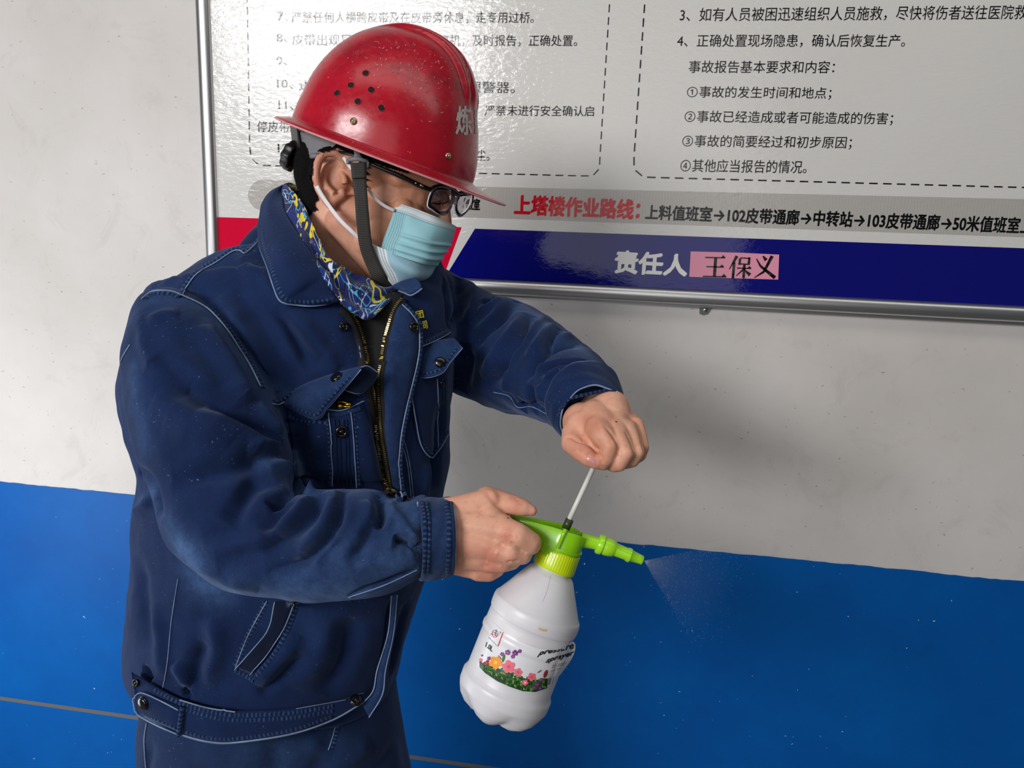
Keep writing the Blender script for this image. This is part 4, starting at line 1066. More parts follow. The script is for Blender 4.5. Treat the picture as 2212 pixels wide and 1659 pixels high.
for i in rnd.sample(cand, min(len(cand), 9000)):
    p = bodyS.co[i]; nrm = bodyS.no[i]; d = nrm * rnd.uniform(.35, .9) + bk * rnd.uniform(.5, 1.2) + np.array([rnd.uniform(-.3, .3) for _ in range(3)])
    d /= np.linalg.norm(d); L = rnd.uniform(.005, .010); s_ = np.cross(d, nrm); s_ /= np.linalg.norm(s_) + 1e-9; w = .00022
    k = len(V); V += [p - s_ * w, p + s_ * w, p + nrm * .0015 + d * L]; Fc.append((k, k + 1, k + 2))
hs = mesh('hair_strand', V, Fc, M_HAIR2, smooth=False); hs.parent = hair; hs['kind'] = 'stuff'
# ================================================================= neck gaiter
GU = [(618, 398, 1.045), (636, 416, 1.005), (656, 442, .975), (669, 472, .958), (682, 503, .946), (702, 535, .938), (732, 566, .938), (763, 586, .942), (797, 596, .950), (838, 617, .975), (862, 600, 1.04), (800, 540, 1.12), (700, 440, 1.13), (640, 400, 1.10)]
GM = [(609, 415, 1.04), (622, 440, .995), (640, 475, .963), (655, 508, .943), (675, 542, .931), (703, 577, .923), (735, 608, .922), (768, 632, .925), (800, 645, .935), (848, 632, .965), (872, 615, 1.04), (800, 560, 1.12), (700, 460, 1.13), (632, 415, 1.10)]
GL = [(606, 432, 1.04), (614, 465, .990), (632, 503, .955), (655, 540, .932), (680, 580, .920), (710, 620, .912), (738, 652, .912), (772, 674, .915), (800, 682, .925), (852, 640, .962), (874, 630, 1.04), (800, 600, 1.12), (700, 500, 1.13), (630, 430, 1.10)]
GB = [(610, 440, 1.05), (620, 470, 1.0), (640, 508, .965), (662, 545, .945), (690, 590, .935), (720, 632, .928), (750, 662, .928), (785, 684, .932), (806, 678, .945), (845, 640, .975), (870, 632, 1.05), (800, 610, 1.12), (700, 510, 1.13), (632, 436, 1.10)]
rows = [r_ + [r_[0]] for r_ in (GU, GM, GL, GB)]
g = grid_cr(rows, 40, 160); g[..., 2] -= .010 * np.clip((g[..., 1] - 450) / 120, 0, 1) * (g[..., 2] < 1.0)
G = arrP(g)
nrm = np.cross(np.gradient(G, axis=0), np.gradient(G, axis=1)); nrm /= np.linalg.norm(nrm, axis=2)[..., None]
if (nrm[10, 60] @ np.array(ray(700, 560))) > 0: nrm = -nrm
uu = np.linspace(0, 1, 160)[None, :]; tt = np.linspace(0, 1, 40)[:, None]
fold = np.sin(tt * 15 + 2.2 * np.sin(uu * 9)) * .0032 * np.clip(uu * 6 - .6, .2, 1) + np.sin(tt * 7 + uu * 30) * .0015 + np.sin(uu * 46 + tt * 9) * .0009
G = G + nrm * fold[..., None]
def mat_gaiter():
    t = NT('printed_gaiter'); co = t.mapping(t.coord('UV'), (.30, .36, 1))
    c = t.ramp(t.noise(co, 9, 3), [(0.4, sl(24, 46, 122)), (0.6, sl(16, 30, 84))])
    def swirl(scale, dist, lo, hi, seed, rot=0.6):
        m = t.mapping(co, (1, 1, 1), (0, 0, rot), (seed, seed * .7, 0))
        n = t.noise(m, scale, 1.2, 0.4, dist)
        return t.ramp(n, [(lo, (0, 0, 0, 1)), (lo + .008, (1, 1, 1, 1)), (hi, (1, 1, 1, 1)), (hi + .008, (0, 0, 0, 1))])
    c = t.mix(swirl(7, 1.4, .57, .60, 3.1), c, sl(76, 168, 205))
    c = t.mix(swirl(7, 2.0, .375, .40, 7.7), c, sl(208, 214, 232))
    c = t.mix(swirl(10, 1.2, .52, .56, 13.3), c, sl(14, 18, 44))
    blob = t.ramp(t.noise(t.mapping(co, (1, 1, 1), (0, 0, 1), (2.2, 5, 0)), 4.0, 1, .4, 1.0), [(0.56, (0, 0, 0, 1)), (0.60, (1, 1, 1, 1))])
    yl = t.ramp(t.noise(t.mapping(co, (1, 1, 1), (0, 0, .3), (6, 1, 0)), 13, 1, .4, 2.0), [(0.43, (1, 1, 1, 1)), (0.45, (0, 0, 0, 1))])
    c = t.mix(t.math('MULTIPLY', blob, yl), c, sl(228, 208, 34))
    c = t.mix(swirl(5, 2.2, .60, .64, 21.7), c, sl(222, 202, 40))
    return t.set(color=c, rough=0.8, spec=.2, sheen=.2, normal=t.bump(t.noise(t.coord(), 900, 2), .3, .0004))
M_GAI = mat_gaiter()
gu = np.stack([np.broadcast_to(uu * 5, (40, 160)), np.broadcast_to(tt * .8, (40, 160))], -1)
gai = mesh('neck_gaiter', G.reshape(-1, 3), grid_faces(40, 160), M_GAI, uvs=gu.reshape(-1, 2)); adopt(person, gai)
gai['label'] = 'blue neck gaiter with yellow and white print'
# written strokes on the gaiter
M_GW = simple('white_print_cloth', sl(214, 220, 238), .8); M_GY = simple('yellow_print_cloth', sl(232, 212, 34), .8); M_GT = simple('teal_print_cloth', sl(84, 176, 210), .8)
gme = evaluated(gai); GS = Surf(gme)
def gstroke(pts, w, m):
    o = ribbon('print_stroke', GS, pts, w, .35, m, step=2, edge_drop=0, ncross=3)
    if o: o.parent = gai
for pts, w in (([(654, 482), (656, 492), (664, 488), (661, 480)], 1.4), ([(662, 502), (668, 512)], 1.6), ([(670, 516), (676, 526), (672, 514), (682, 528), (690, 522)], 1.6), ([(678, 530), (692, 524), (686, 540), (698, 532), (692, 548), (704, 545)], 1.8),
              ([(690, 556), (700, 566), (706, 556), (704, 546), (712, 552), (704, 566)], 1.7), ([(712, 570), (728, 584), (742, 590), (752, 603)], 2.4), ([(636, 478), (642, 482)], 1.2), ([(725, 622), (745, 634), (752, 640)], 1.6), ([(650, 455), (656, 462)], 1.3)):
    gstroke(pts, w, M_GW)
for pts, w in (([(620, 432), (634, 428), (646, 440), (654, 458)], 4.2), ([(622, 446), (636, 452), (648, 466)], 4.0), ([(630, 420), (640, 436), (650, 470)], 3.0), ([(616, 455), (622, 470), (618, 480)], 1.8), ([(718, 560), (716, 572), (726, 582), (740, 588), (750, 586), (748, 574)], 2.2), ([(784, 672), (800, 676), (810, 664), (802, 652), (792, 650)], 2.2), ([(826, 650), (824, 664), (812, 672)], 2.0), ([(706, 545), (716, 550)], 2.2), ([(738, 610), (752, 616), (758, 624)], 2.0)):
    gstroke(pts, w, M_GY)
for pts, w in (([(632, 486), (644, 480), (656, 486)], 1.2), ([(640, 506), (652, 514), (658, 526)], 1.6), ([(690, 584), (700, 596), (712, 606)], 2.4), ([(716, 612), (730, 622)], 2.8), ([(772, 590), (796, 600), (808, 610), (806, 622)], 1.8), ([(722, 634), (744, 650), (756, 652)], 3.2), ([(786, 632), (788, 642), (802, 646)], 1.6)):
    gstroke(pts, w, M_GT)
# ================================================================= collar
def near_d(x, y, k): 
    return hd(x, y, None, k)
co_out = [(612, 401, 1.05), (585, 415, 1.04), (567, 440, 1.02), (562, 466, 1.0), (558, 492, .985), (561, 532, .962), (577, 577, .945), (592, 623, .932), (601, 645, .928), (614, 655, .925), (640, 659, .921), (670, 661, .918), (706, 657, .913), (728, 649, .910)]
for i in range(5, len(co_out)):
    x, y, d = co_out[i]; co_out[i] = (x, y, min(d, near_d(x, y + 2, .006)))
co_in = [(617, 400, 1.06), (612, 415, 1.045), (607, 432, 1.02), (608, 448, .995), (614, 466, .972), (628, 492, .945), (648, 522, .925), (668, 552, .913), (688, 584, .905), (700, 602, .903), (708, 615, .903), (715, 627, .904), (722, 640, .905), (730, 650, .906)]
mid = []
for a_, b_, k in zip(co_out, co_in, range(14)):
    bl_ = .012 if k < 9 else .006
    mid.append(((a_[0] + b_[0]) / 2 - (3 if k < 6 else 0), (a_[1] + b_[1]) / 2, (a_[2] + b_[2]) / 2 - bl_))
turn = [(x + 6, y + 1, d + .012) for x, y, d in co_in]
gg = grid_cr([turn, co_in, mid, co_out], 30, 90); CO = arrP(gg)
L_ = np.linspace(0, .22, 90)
cuv = np.stack([np.broadcast_to(L_, (30, 90)), np.broadcast_to(np.linspace(0, 1, 30)[:, None], (30, 90))], -1)
collar = mesh('collar', CO.reshape(-1, 3), grid_faces(30, 90), M_DEN, uvs=cuv.reshape(-1, 2)); m = collar.modifiers.new('s', 'SOLIDIFY'); m.thickness = .0028; m.offset = 0
on_jacket(collar)
cme = evaluated(collar); COS = Surf(cme)
def cseam(pts, w, l_): on_jacket(ribbon('seam', COS, pts, w, l_, M_SEAM))
cseam([(566, 500), (570, 532), (586, 577), (600, 618), (612, 642), (626, 650)], 7, 1.0); cseam([(620, 650), (660, 653), (700, 650), (722, 645)], 6, 1.0)
ce = cr(co_out[4:], 80); on_jacket(tube('seam_edge', arrP(ce - np.array([0, 0, .001])), .0011, M_EDGE, n=6))
# far collar leaf
fc = [[(846, 622), (868, 610), (895, 603)], [(862, 626), (888, 624), (908, 612)], [(868, 630), (887, 637), (911, 624)]]
fc3 = [[(x, y, .958 - .008 * i) for (x, y) in r_] for i, r_ in enumerate(fc)]
gg = arrP(grid_cr(fc3, 12, 16)); o = mesh('collar', gg.reshape(-1, 3), grid_faces(12, 16), M_FADED, uvs=[(j / 16 * .05, i / 12) for i in range(12) for j in range(16)]); m = o.modifiers.new('s', 'SOLIDIFY'); m.thickness = .0028; on_jacket(o)
on_jacket(tube('seam_edge', arrP(cr([(860, 628, .941), (874, 633, .941), (887, 638, .941), (900, 632, .941), (912, 623, .941)], 30)), .0010, M_EDGE, n=6))
# ================================================================= hard hat
k_ = 1.01 / F
HC = P(828, 325, 1.01)
def hh(x, y, z): return HC + fw * x + sd * y + up_h * z
def outl(x, y):                                   # outline pixel -> (along, up) in the helmet's own middle plane
    r = ray(x, y); nn_ = hv; t_ = (HC - CAM).dot(nn_) / r.dot(nn_); q = CAM + r * t_ - HC
    return q.dot(e1) / k_, q.dot(up_h) / k_
bk_o = [outl(*p) for p in ((632, 262), (660, 200), (700, 130), (760, 77), (800, 60), (830, 56))]
ft_o = [outl(*p) for p in ((1025, 372), (1028, 320), (1025, 240), (1015, 175), (1000, 133), (962, 97), (900, 66), (865, 58), (848, 57))]
cx0 = -8.0
def polar(o):
    a = [math.atan2(max(p[1], 0), p[0] - cx0) for p in o]; r = [math.hypot(p[0] - cx0, max(p[1], 0)) for p in o]; return a, r
ang, rad_ = zip(*sorted(zip(*[sum(z, []) for z in zip(polar(bk_o), polar(ft_o))])))
ag = np.linspace(0, math.pi, 721); rg = np.interp(ag, ang, rad_)
for _ in range(900): rg[1:-1] = (rg[:-2] + 2 * rg[1:-1] + rg[2:]) / 4
rho = lambda a: float(np.interp(a, ag, rg))
HT = rho(math.pi / 2)
NL, NTH = 70, 180
Hh = HT * k_
PR = []
for i in range(NL):
    l_ = math.pi / 2 * i / (NL - 1); rb, rf = rho(math.pi - l_), rho(l_)
    PR.append(((cx0 - rb * math.cos(l_)) * k_ * 1.01, (cx0 + rf * math.cos(l_)) * k_ * 1.01, .107 * max(0, 1 - math.sin(l_) ** 2.6) ** .5, rb * math.sin(l_) * k_, rf * math.sin(l_) * k_))
PR = np.array(PR)
def sm(a, b, x): t = np.clip((x - a) / (b - a), 0, 1); return t * t * (3 - 2 * t)
Vs = []
th = np.linspace(0, 2 * math.pi, NTH, endpoint=False)
pe_ = 2 / 2.15
cx_ = np.sign(np.cos(th)) * np.abs(np.cos(th)) ** pe_; sx_ = np.sign(np.sin(th)) * np.abs(np.sin(th)) ** pe_
# brim rings from the outer edge inwards
b0, f0, w0, _, _ = PR[0]; c0_ = (b0 + f0) / 2; a0_ = (f0 - b0) / 2
peak = np.clip(np.cos(th), 0, 1) ** 2.2; tail = np.clip(-np.cos(th), 0, 1) ** 2.5
for q_ in (1.0, .97, .8, .55, .3, .12):
    out = q_
    ax = a0_ + (.009 + .040 * peak + .013 * tail) * out; ay = w0 + .010 * out
    z = -.0065 * out - .0015 * peak * out + .010 * (1 - out) ** 2 * 0 - .002 * (peak) * math.sin(math.pi * out) * 1.5
    if q_ == 1.0: z = z - .0016
    for k in range(NTH):
        Vs.append((c0_ + ax[k] * cx_[k], ay * sx_[k], z[k]))
nbrim = 6
for i in range(NL - 1):
    b_, f_, w_, zb_, zf_ = PR[i]; xc = (b_ + f_) / 2; a_ = (f_ - b_) / 2
    for k in range(NTH):
        Vs.append((xc + a_ * cx_[k], w_ * sx_[k], (zb_ + zf_) / 2 + (zf_ - zb_) / 2 * cx_[k]))
Vs.append((cx0 * k_, 0, Hh))
tm = bpy.data.meshes.new('t'); nr = nbrim + NL - 1; top = nr * NTH
tf_ = grid_faces(nr, NTH, True) + [((nr - 1) * NTH + k, (nr - 1) * NTH + (k + 1) % NTH, top) for k in range(NTH)]
tm.from_pydata(Vs, [], tf_); TN = np.array([tuple(v.normal) for v in tm.vertices]); TV = np.array(Vs)
if TN[-1][2] < 0: TN = -TN
s1 = TV[:, 2] / Hh; ay1 = np.abs(TV[:, 1])
rib_ = .0058 * (1 - sm(.026, .032, ay1)) - .0062 * (1 - sm(.003, .0065, np.abs(ay1 - .0155))) * (1 - sm(.9, 1.0, 1 - np.abs(TV[:, 0]) / .2))
amt_ = sm(.52, .70, s1) * sm(-.055, .0, TV[:, 0])
Vs = [tuple(v) for v in TV + TN * (rib_ * amt_)[:, None]]
W3 = [hh(*v) for v in Vs]
nr = nbrim + NL - 1
Fc = grid_faces(nr, NTH, True); top = nr * NTH; Fc += [((nr - 1) * NTH + k, (nr - 1) * NTH + (k + 1) % NTH, top) for k in range(NTH)]
def mat_red():
    t = NT('red_helmet_plastic'); co = t.coord('Generated')
    c = t.ramp(t.noise(co, 4, 4), [(0.35, sl(164, 16, 36)), (0.7, sl(180, 22, 42))])
    sep = t.n('ShaderNodeSeparateXYZ'); t.l(t.coord('UV'), sep.inputs[0])   # u: front-back, v: height
    hi = t.ramp(sep.outputs['Y'], [(0.30, (0, 0, 0, 1)), (0.62, (1, 1, 1, 1)), (0.95, (.8, .8, .8, 1))])
    scuff = t.ramp(t.noise(t.mapping(co, (1, 1, 1)), 9, 8, .72, .4), [(0.46, (0, 0, 0, 1)), (0.68, (1, 1, 1, 1))])
    c = t.mix(t.math('MULTIPLY', t.math('MULTIPLY', hi, scuff), .62), c, sl(96, 30, 40))
    dust = t.ramp(t.noise(co, 22, 8, .75, .3), [(0.54, (0, 0, 0, 1)), (0.72, (1, 1, 1, 1))])
    c = t.mix(t.math('MULTIPLY', t.math('MULTIPLY', dust, hi), .35), c, sl(196, 110, 116))
    sep2 = t.n('ShaderNodeSeparateXYZ'); t.l(t.coord('UV'), sep2.inputs[0])
    low = t.ramp(sep2.outputs['Y'], [(0.015, (1, 1, 1, 1)), (0.05, (0, 0, 0, 1))])
    ed = t.ramp(t.noise(co, 60, 4, .6), [(0.45, (0, 0, 0, 1)), (0.6, (1, 1, 1, 1))])
    c = t.mix(t.math('MULTIPLY', t.math('MULTIPLY', low, ed), .5), c, sl(110, 24, 36))
    r = t.ramp(t.noise(co, 30, 7, .7), [(0.35, (.17, .17, .17, 1)), (0.7, (.36, .36, .36, 1))])
    return t.set(color=c, rough=r, spec=.42, coat=.12, coatr=.12, normal=t.bump(t.noise(co, 60, 4), .06, .001))
M_RED = mat_red()
uvh = [((v[0] / .28 + .5), max(0, v[2]) / Hh) for v in Vs]
hat = empty('hard_hat', tuple(hh(0, 0, .1)))
tag(hat, 'scuffed red hard hat with vent holes, worn by the man', 'helmet')
shell = mesh('shell', W3, Fc, M_RED, uvs=uvh); adopt(hat, shell)
m = shell.modifiers.new('s', 'SOLIDIFY'); m.thickness = .0026; m.offset = -1
bmh = bmesh.new(); bmh.from_mesh(shell.data); bmesh.ops.recalc_face_normals(bmh, faces=bmh.faces)
if sum((f_.normal.dot(f_.calc_center_median() - hh(0, 0, .05)) for f_ in bmh.faces)) < 0: bmesh.ops.reverse_faces(bmh, faces=bmh.faces)
bmh.to_mesh(shell.data); bmh.free()
sme = shell.data.copy(); HS = Surf(sme)
def on_hat(o):
    if o is not None: adopt(hat, o)
M_RIMW = simple('worn_rim', sl(206, 140, 138), .6, bump=(300, .4, .0005), vary=.3); M_RIMW2 = M_RIMW
on_hat(tube('rim_edge', [W3[k % NTH] - up_h * .0004 for k in range(NTH + 1)], .0012, M_RIMW, n=6))
M_HOLE = simple('vent_dark', sl(10, 6, 8), .9)
for x, y in ((790, 158), (758, 184), (802, 194), (728, 201), (773, 219), (824, 233)):
    a, n_ = HS.hit(x, y); xx = n_.orthogonal().normalized(); yy = n_.cross(xx)
    on_hat(mesh('vent_hole', *ball_data(a + n_ * .0001, (.0038, .0038, .0004), (xx, yy, n_), 6, 20), M_HOLE))  # dark disc on the uncut shell; the hole's inner shade is put into its colour
    on_hat(mesh('vent_rim', *tube_data([a + n_ * .0002 + (xx * math.cos(k / 20 * 6.2832) + yy * math.sin(k / 20 * 6.2832)) * .0039 for k in range(21)], .00045, 6, False), M_RED))
M_RIV = simple('rivet_metal', sl(190, 176, 140), .3, 1.0)
for x, y, r_ in ((764, 262, .0044), (968, 337, .0040)):
    a, n_ = HS.hit(x, y); xx = n_.orthogonal().normalized(); yy = n_.cross(xx)
    on_hat(mesh('rivet', *join_data([ball_data(a, (r_, r_, r_ * .55), (xx, yy, n_), 10, 18), ball_data(a + n_ * r_ * .35, (r_ * .4, r_ * .4, r_ * .4), (xx, yy, n_), 6, 12)]), M_RIV))
M_HW = simple('helmet_lettering', sl(206, 200, 196), .6)
surf_text('lettering', '炼', ((987, 229), (1016, 229), (1019, 292), (984, 290)), HS, M_HW, .0006, on_hat, 1.2)
surf_text('lettering', '铁', ((1024, 236), (1030, 238), (1030, 292), (1025, 290)), HS, M_HW, .0006, on_hat, .5)
# scratches: short pale nicks lying in the plastic
M_SCR = simple('pale_scratch', sl(224, 168, 170), .6); M_SCD = simple('dark_scratch', sl(58, 22, 30), .7)
rnd = random.Random(12); sv, sf, dv_, df_ = [], [], [], []
spots = [(rnd.gauss(850, 62), rnd.gauss(125, 26)) for _ in range(120)] + [(rnd.uniform(700, 1000), rnd.uniform(90, 340)) for _ in range(45)] + [(rnd.gauss(925, 30), rnd.gauss(190, 40)) for _ in range(40)]
for n0, (x, y) in enumerate(spots):
    L = rnd.uniform(1.5, 8) * (1.3 if rnd.random() < .2 else .7); an = rnd.uniform(0, 6.28); an = rnd.gauss(1.9, .5) if n0 < 90 else an
    a, n_ = HS.hit(x, y); b_, m_ = HS.hit(x + math.cos(an) * L, y + math.sin(an) * L)
    if a is None or b_ is None: continue
    d = (b_ - a); 
    if d.length < 1e-5 or d.length > .02: continue
    s_ = n_.cross(d.normalized()) * rnd.uniform(.00015, .00042); dark = rnd.random() < .22
    tv, tf = (dv_, df_) if dark else (sv, sf); k = len(tv); o_ = n_ * .00018
    mpt = (a + b_) / 2
    tv += [a + o_, mpt + s_ + o_ * 1.6, b_ + o_, mpt - s_ + o_ * 1.6]; tf.append((k, k + 1, k + 2, k + 3))
o = mesh('scratch', sv, sf, M_SCR, smooth=False); on_hat(o); o['kind'] = 'stuff'; o = mesh('scratch', dv_, df_, M_SCD, smooth=False); on_hat(o); o['kind'] = 'stuff'
# inner suspension, size band, knob
M_GREYP = simple('grey_plastic', sl(116, 114, 118), .55, bump=(80, .15, .0006)); M_BLK = simple('black_band', sl(20, 19, 21), .4)
def gridmesh(name, rows, nu, nv, mat, thick=.0016):
    g_ = arrP(grid_cr(rows, nu, nv)); o = mesh(name, g_.reshape(-1, 3), grid_faces(nu, nv), mat, uvs=[(j / nv, i / nu) for i in range(nu) for j in range(nv)])
    if thick: m_ = o.modifiers.new('s', 'SOLIDIFY'); m_.thickness = thick; m_.offset = 0
    return o
def hb_(x, y, k): a, b = bodyS.hit(x, y); return (to_px(a)[2] if a is not None else .97) - k
on_hat(gridmesh('size_band', [[(640, 262, 1.0), (672, 268, .955), (705, 285, .94), (740, 296, .934)], [(645, 300, 1.0), (672, 300, .955), (705, 305, .94), (728, 310, .936)], [(652, 347, 1.0), (670, 341, .962), (694, 333, .948), (716, 321, .939)]], 12, 24, M_GREYP))
on_hat(gridmesh('back_band', [[(628, 262, 1.04), (636, 264, 1.01), (645, 270, .99)], [(634, 306, 1.03), (642, 308, 1.005), (648, 305, .985)], [(638, 362, 1.03), (646, 360, 1.0), (655, 350, .98)]], 14, 14, M_BLK, .004))
on_hat(gridmesh('inner_liner', [[(632, 252, 1.03), (640, 255, .985), (690, 272, .945), (760, 295, .925)], [(634, 275, 1.03), (644, 282, .99), (690, 296, .95), (760, 315, .932)]], 8, 24, M_BLK))
kc = P(629, 337, 1.015); axk = (-fw * 1.0 + up_h * .08).normalized(); kx = axk.orthogonal().normalized(); ky = axk.cross(kx); V = []
for lz, rr in ((-.006, .7), (-.006, 1), (-.004, 1.03), (.004, 1.03), (.006, .95), (.007, .6), (.007, .01)):
    for k in range(48):
        a_ = k / 48 * 2 * math.pi; r_ = .0175 * rr * (1 + (.07 * math.cos(a_ * 8) if rr > .9 else 0)); V.append(kc + axk * lz + (kx * math.cos(a_) + ky * math.sin(a_)) * r_)
on_hat(mesh('adjusting_knob', V, grid_faces(7, 48, True), M_BLK))
on_hat(tube('band_lug', arrP([(672, 337, .945), (690, 336, .94)]), .0032, M_GREYP, n=8))
# hanger hook and chin strap
def hp(pl, dz=0): return [P(x, y, d + dz) for x, y, d in pl]
hk = .921
on_hat(mesh('strap_hook', *join_data([tube_data(hp([(771, 308, hk + .002), (772, 322, hk), (772, 334, hk), (773, 342, hk)]), [.006, .0045, .0036, .006], 10, True, .35, tuple(ray(772, 330))),
    tube_data(hp([(752, 345, hk), (773, 343, hk - .001), (795, 350, hk)]), .0028, 8), tube_data(hp([(752, 345, hk), (753, 354, hk)]), .0026, 8), tube_data(hp([(795, 350, hk), (793, 360, hk), (784, 360, hk)]), .0026, 8)]), M_GREYP))
def mat_strap():
    t = NT('woven_strap'); co = t.coord('UV'); w = t.n('ShaderNodeTexWave'); w.bands_direction = 'X'; w.inputs['Scale'].default_value = 160; w.inputs['Distortion'].default_value = .4
    t.l(t.mapping(co, (1, .002, 1)), w.inputs['Vector'])
    return t.set(color=t.ramp(w.outputs['Fac'], [(0, sl(34, 33, 31)), (1, sl(68, 66, 62))]), rough=.8, normal=t.bump(w.outputs['Fac'], .6, .0006))
M_STR = mat_strap()
sp = [(774, 352), (776, 385), (780, 427), (784, 477), (790, 528), (803, 566), (820, 599), (840, 622)]
sdp = [.921, .920, .922, .930, .940, .949, .957, .975]
sw = [.0079, .0079, .0074, .0076, .0076, .0078, .0078, .0070]
def strap(name, pts, deps, ws, mat, thick=.0014, n=60, twist=0):
    q = cr([(x, y, d) for (x, y), d in zip(pts, deps)], n); wv = cr([(w, 0) for w in ws], n)[:, 0]; A = arrP(q)
    t = np.gradient(A, axis=0); t /= np.linalg.norm(t, axis=1)[:, None]; V, U = [], []; Ls = np.concatenate([[0], np.cumsum(np.linalg.norm(np.diff(A, axis=0), axis=1))])
    for i in range(n):
        vd = A[i] - CAMn; vd /= np.linalg.norm(vd); out = -(vd) + np.array(sd) * .6; b = np.cross(out, t[i]); b /= np.linalg.norm(b)
        for k in range(5): V.append(A[i] + b * wv[i] * (k / 4 * 2 - 1)); U.append((Ls[i], k / 4))
    o = mesh(name, V, grid_faces(n, 5), mat, uvs=U); m_ = o.modifiers.new('s', 'SOLIDIFY'); m_.thickness = thick; m_.offset = 0
    return o
on_hat(strap('chin_strap', sp, sdp, sw, M_STR)); on_hat(strap('strap_fold', sp[:2], [.918, .918], [.0088, .0082], M_STR, .003, 16))
# ================================================================= mask
mask = empty('face_mask', tuple(P(900, 530, .95))); tag(mask, 'pale blue pleated surgical mask over the man\'s mouth and nose', 'mask')
def mat_mask(name, col, kind):
    t = NT(name); uv = t.coord('UV'); sep = t.n('ShaderNodeSeparateXYZ'); t.l(uv, sep.inputs[0]); u, v = sep.outputs['X'], sep.outputs['Y']
    c = t.ramp(t.noise(t.coord(), 30, 4), [(.3, tuple(x * .93 for x in col[:3]) + (1,)), (.7, col)])
    def dots(cu, cv, r):     # cells along u and v
        fu = t.math('SUBTRACT', t.math('FRACT', t.math('MULTIPLY', u, cu)), .5); fv = t.math('SUBTRACT', t.math('FRACT', t.math('MULTIPLY', v, cv)), .5)
        d2 = t.math('ADD', t.math('MULTIPLY', fu, fu), t.math('MULTIPLY', fv, fv)); return t.math('LESS_THAN', d2, r)
    def band(s_, lo, hi): return t.math('MULTIPLY', t.math('GREATER_THAN', s_, lo), t.math('LESS_THAN', s_, hi))
    if kind == 'top':
        c = t.mix(band(v, -1, .17), c, sl(204, 214, 218))
        top = t.math('MULTIPLY', dots(62, 44, .10), t.math('ADD', band(v, .018, .05), t.math('ADD', band(v, .135, .165), band(v, .18, .205)), True))
        left = t.math('MULTIPLY', dots(40, 40, .075), t.math('MULTIPLY', band(u, .02, .16), band(v, .17, 1)))
        dt = t.math('ADD', top, left, True)
    else:
        c = t.mix(band(u, -1, .17), c, sl(216, 222, 226)); dt = t.math('MULTIPLY', dots(26, 48, .07), band(u, .03, .15))
    c = t.mix(dt, c, tuple(x * .42 for x in col[:3]) + (1,))
    nb = t.bump(t.noise(t.coord(), 260, 4), .3, .0006); nb = t.bump(dt, .8, -.0006, nb)
    return t.set(color=c, rough=.75, spec=.15, sss=.0, normal=nb)
M_MK = mat_mask('blue_mask_cloth', sl(150, 198, 208), 'top'); M_MK2 = mat_mask('blue_mask_lower', sl(152, 190, 206), 'low')
up_rows = [[(857, 438, .950), (900, 452, .944), (945, 470, .950), (985, 489, .985), (975, 490, 1.04)],
           [(849, 462, .950), (892, 476, .940), (940, 494, .946), (981, 504, .980), (970, 505, 1.04)],
           [(838, 492, .951), (885, 508, .938), (935, 522, .944), (970, 525, .980), (960, 525, 1.04)],
           [(829, 516, .953), (878, 532, .938), (928, 545, .945), (962, 545, .983), (950, 545, 1.04)],
           [(822, 539, .956), (872, 557, .940), (915, 570, .948), (946, 574, .985), (935, 573, 1.04)]]
g_ = grid_cr(up_rows, 90, 60); A = arrP(g_)
nr_ = np.cross(np.gradient(A, axis=0), np.gradient(A, axis=1)); nr_ /= np.linalg.norm(nr_, axis=2)[..., None]
if nr_[40, 20] @ np.array(ray(900, 520)) > 0: nr_ = -nr_
tv_ = np.linspace(0, 1, 90); ple = np.zeros(90)
for c_ in (.60, .78, .92): ple += .0030 * np.clip(1 - np.abs(tv_ - c_ + .055) / .055, 0, 1) * (tv_ < c_)
uu_ = np.linspace(0, 1, 60)
A = A + nr_ * (ple[:, None] * np.clip(uu_ * 9 - .8, 0, 1)[None] + .0012 * np.sin(uu_ * 14)[None] * np.sin(tv_ * 9)[:, None])[..., None]
o = mesh('mask_panel', A.reshape(-1, 3), grid_faces(90, 60), M_MK, uvs=[(uu_[j], tv_[i]) for i in range(90) for j in range(60)]); m = o.modifiers.new('s', 'SOLIDIFY'); m.thickness = .001; m.offset = 0; adopt(mask, o)
lo_rows = [[(802, 527, .948), (850, 545, .946), (905, 560, .954), (950, 560, .988), (935, 560, 1.04)],
           [(814, 560, .953), (855, 573, .946), (905, 580, .955), (946, 572, .990), (930, 570, 1.04)],
           [(829, 592, .960), (868, 597, .953), (905, 597, .962), (936, 586, .992), (920, 585, 1.04)],
           [(850, 618, .972), (873, 620, .970), (900, 611, .975), (922, 599, .995), (910, 598, 1.04)],
           [(860, 624, .985), (874, 624, .985), (895, 615, .990), (915, 602, 1.0), (905, 600, 1.04)]]
g_ = grid_cr(lo_rows, 70, 60); A = arrP(g_); tv2 = np.linspace(0, 1, 70)
nr_ = np.cross(np.gradient(A, axis=0), np.gradient(A, axis=1)); nr_ /= np.linalg.norm(nr_, axis=2)[..., None]
if nr_[30, 20] @ np.array(ray(900, 580)) > 0: nr_ = -nr_
A = A + nr_ * (.0022 * np.sin(uu_[None] * 9 - tv2[:, None] * 7) * np.sin(np.pi * tv2)[:, None] * np.sin(np.pi * uu_)[None])[..., None]
o = mesh('mask_panel', A.reshape(-1, 3), grid_faces(70, 60), M_MK2, uvs=[(uu_[j], tv2[i]) for i in range(70) for j in range(60)]); m = o.modifiers.new('s', 'SOLIDIFY'); m.thickness = .001; m.offset = 0; adopt(mask, o)
M_LOOP = simple('white_elastic', sl(226, 226, 230), .7, bump=(900, .4, .0004))
def bd(pts, k): return [hb_(x, y, k) for x, y in pts]
lp = [(852, 455), (830, 444), (810, 428), (796, 408)]; adopt(mask, strap('ear_loop', lp, [.946, .940, .934, .930], [.0018] * 4, M_LOOP, .0016, 30))
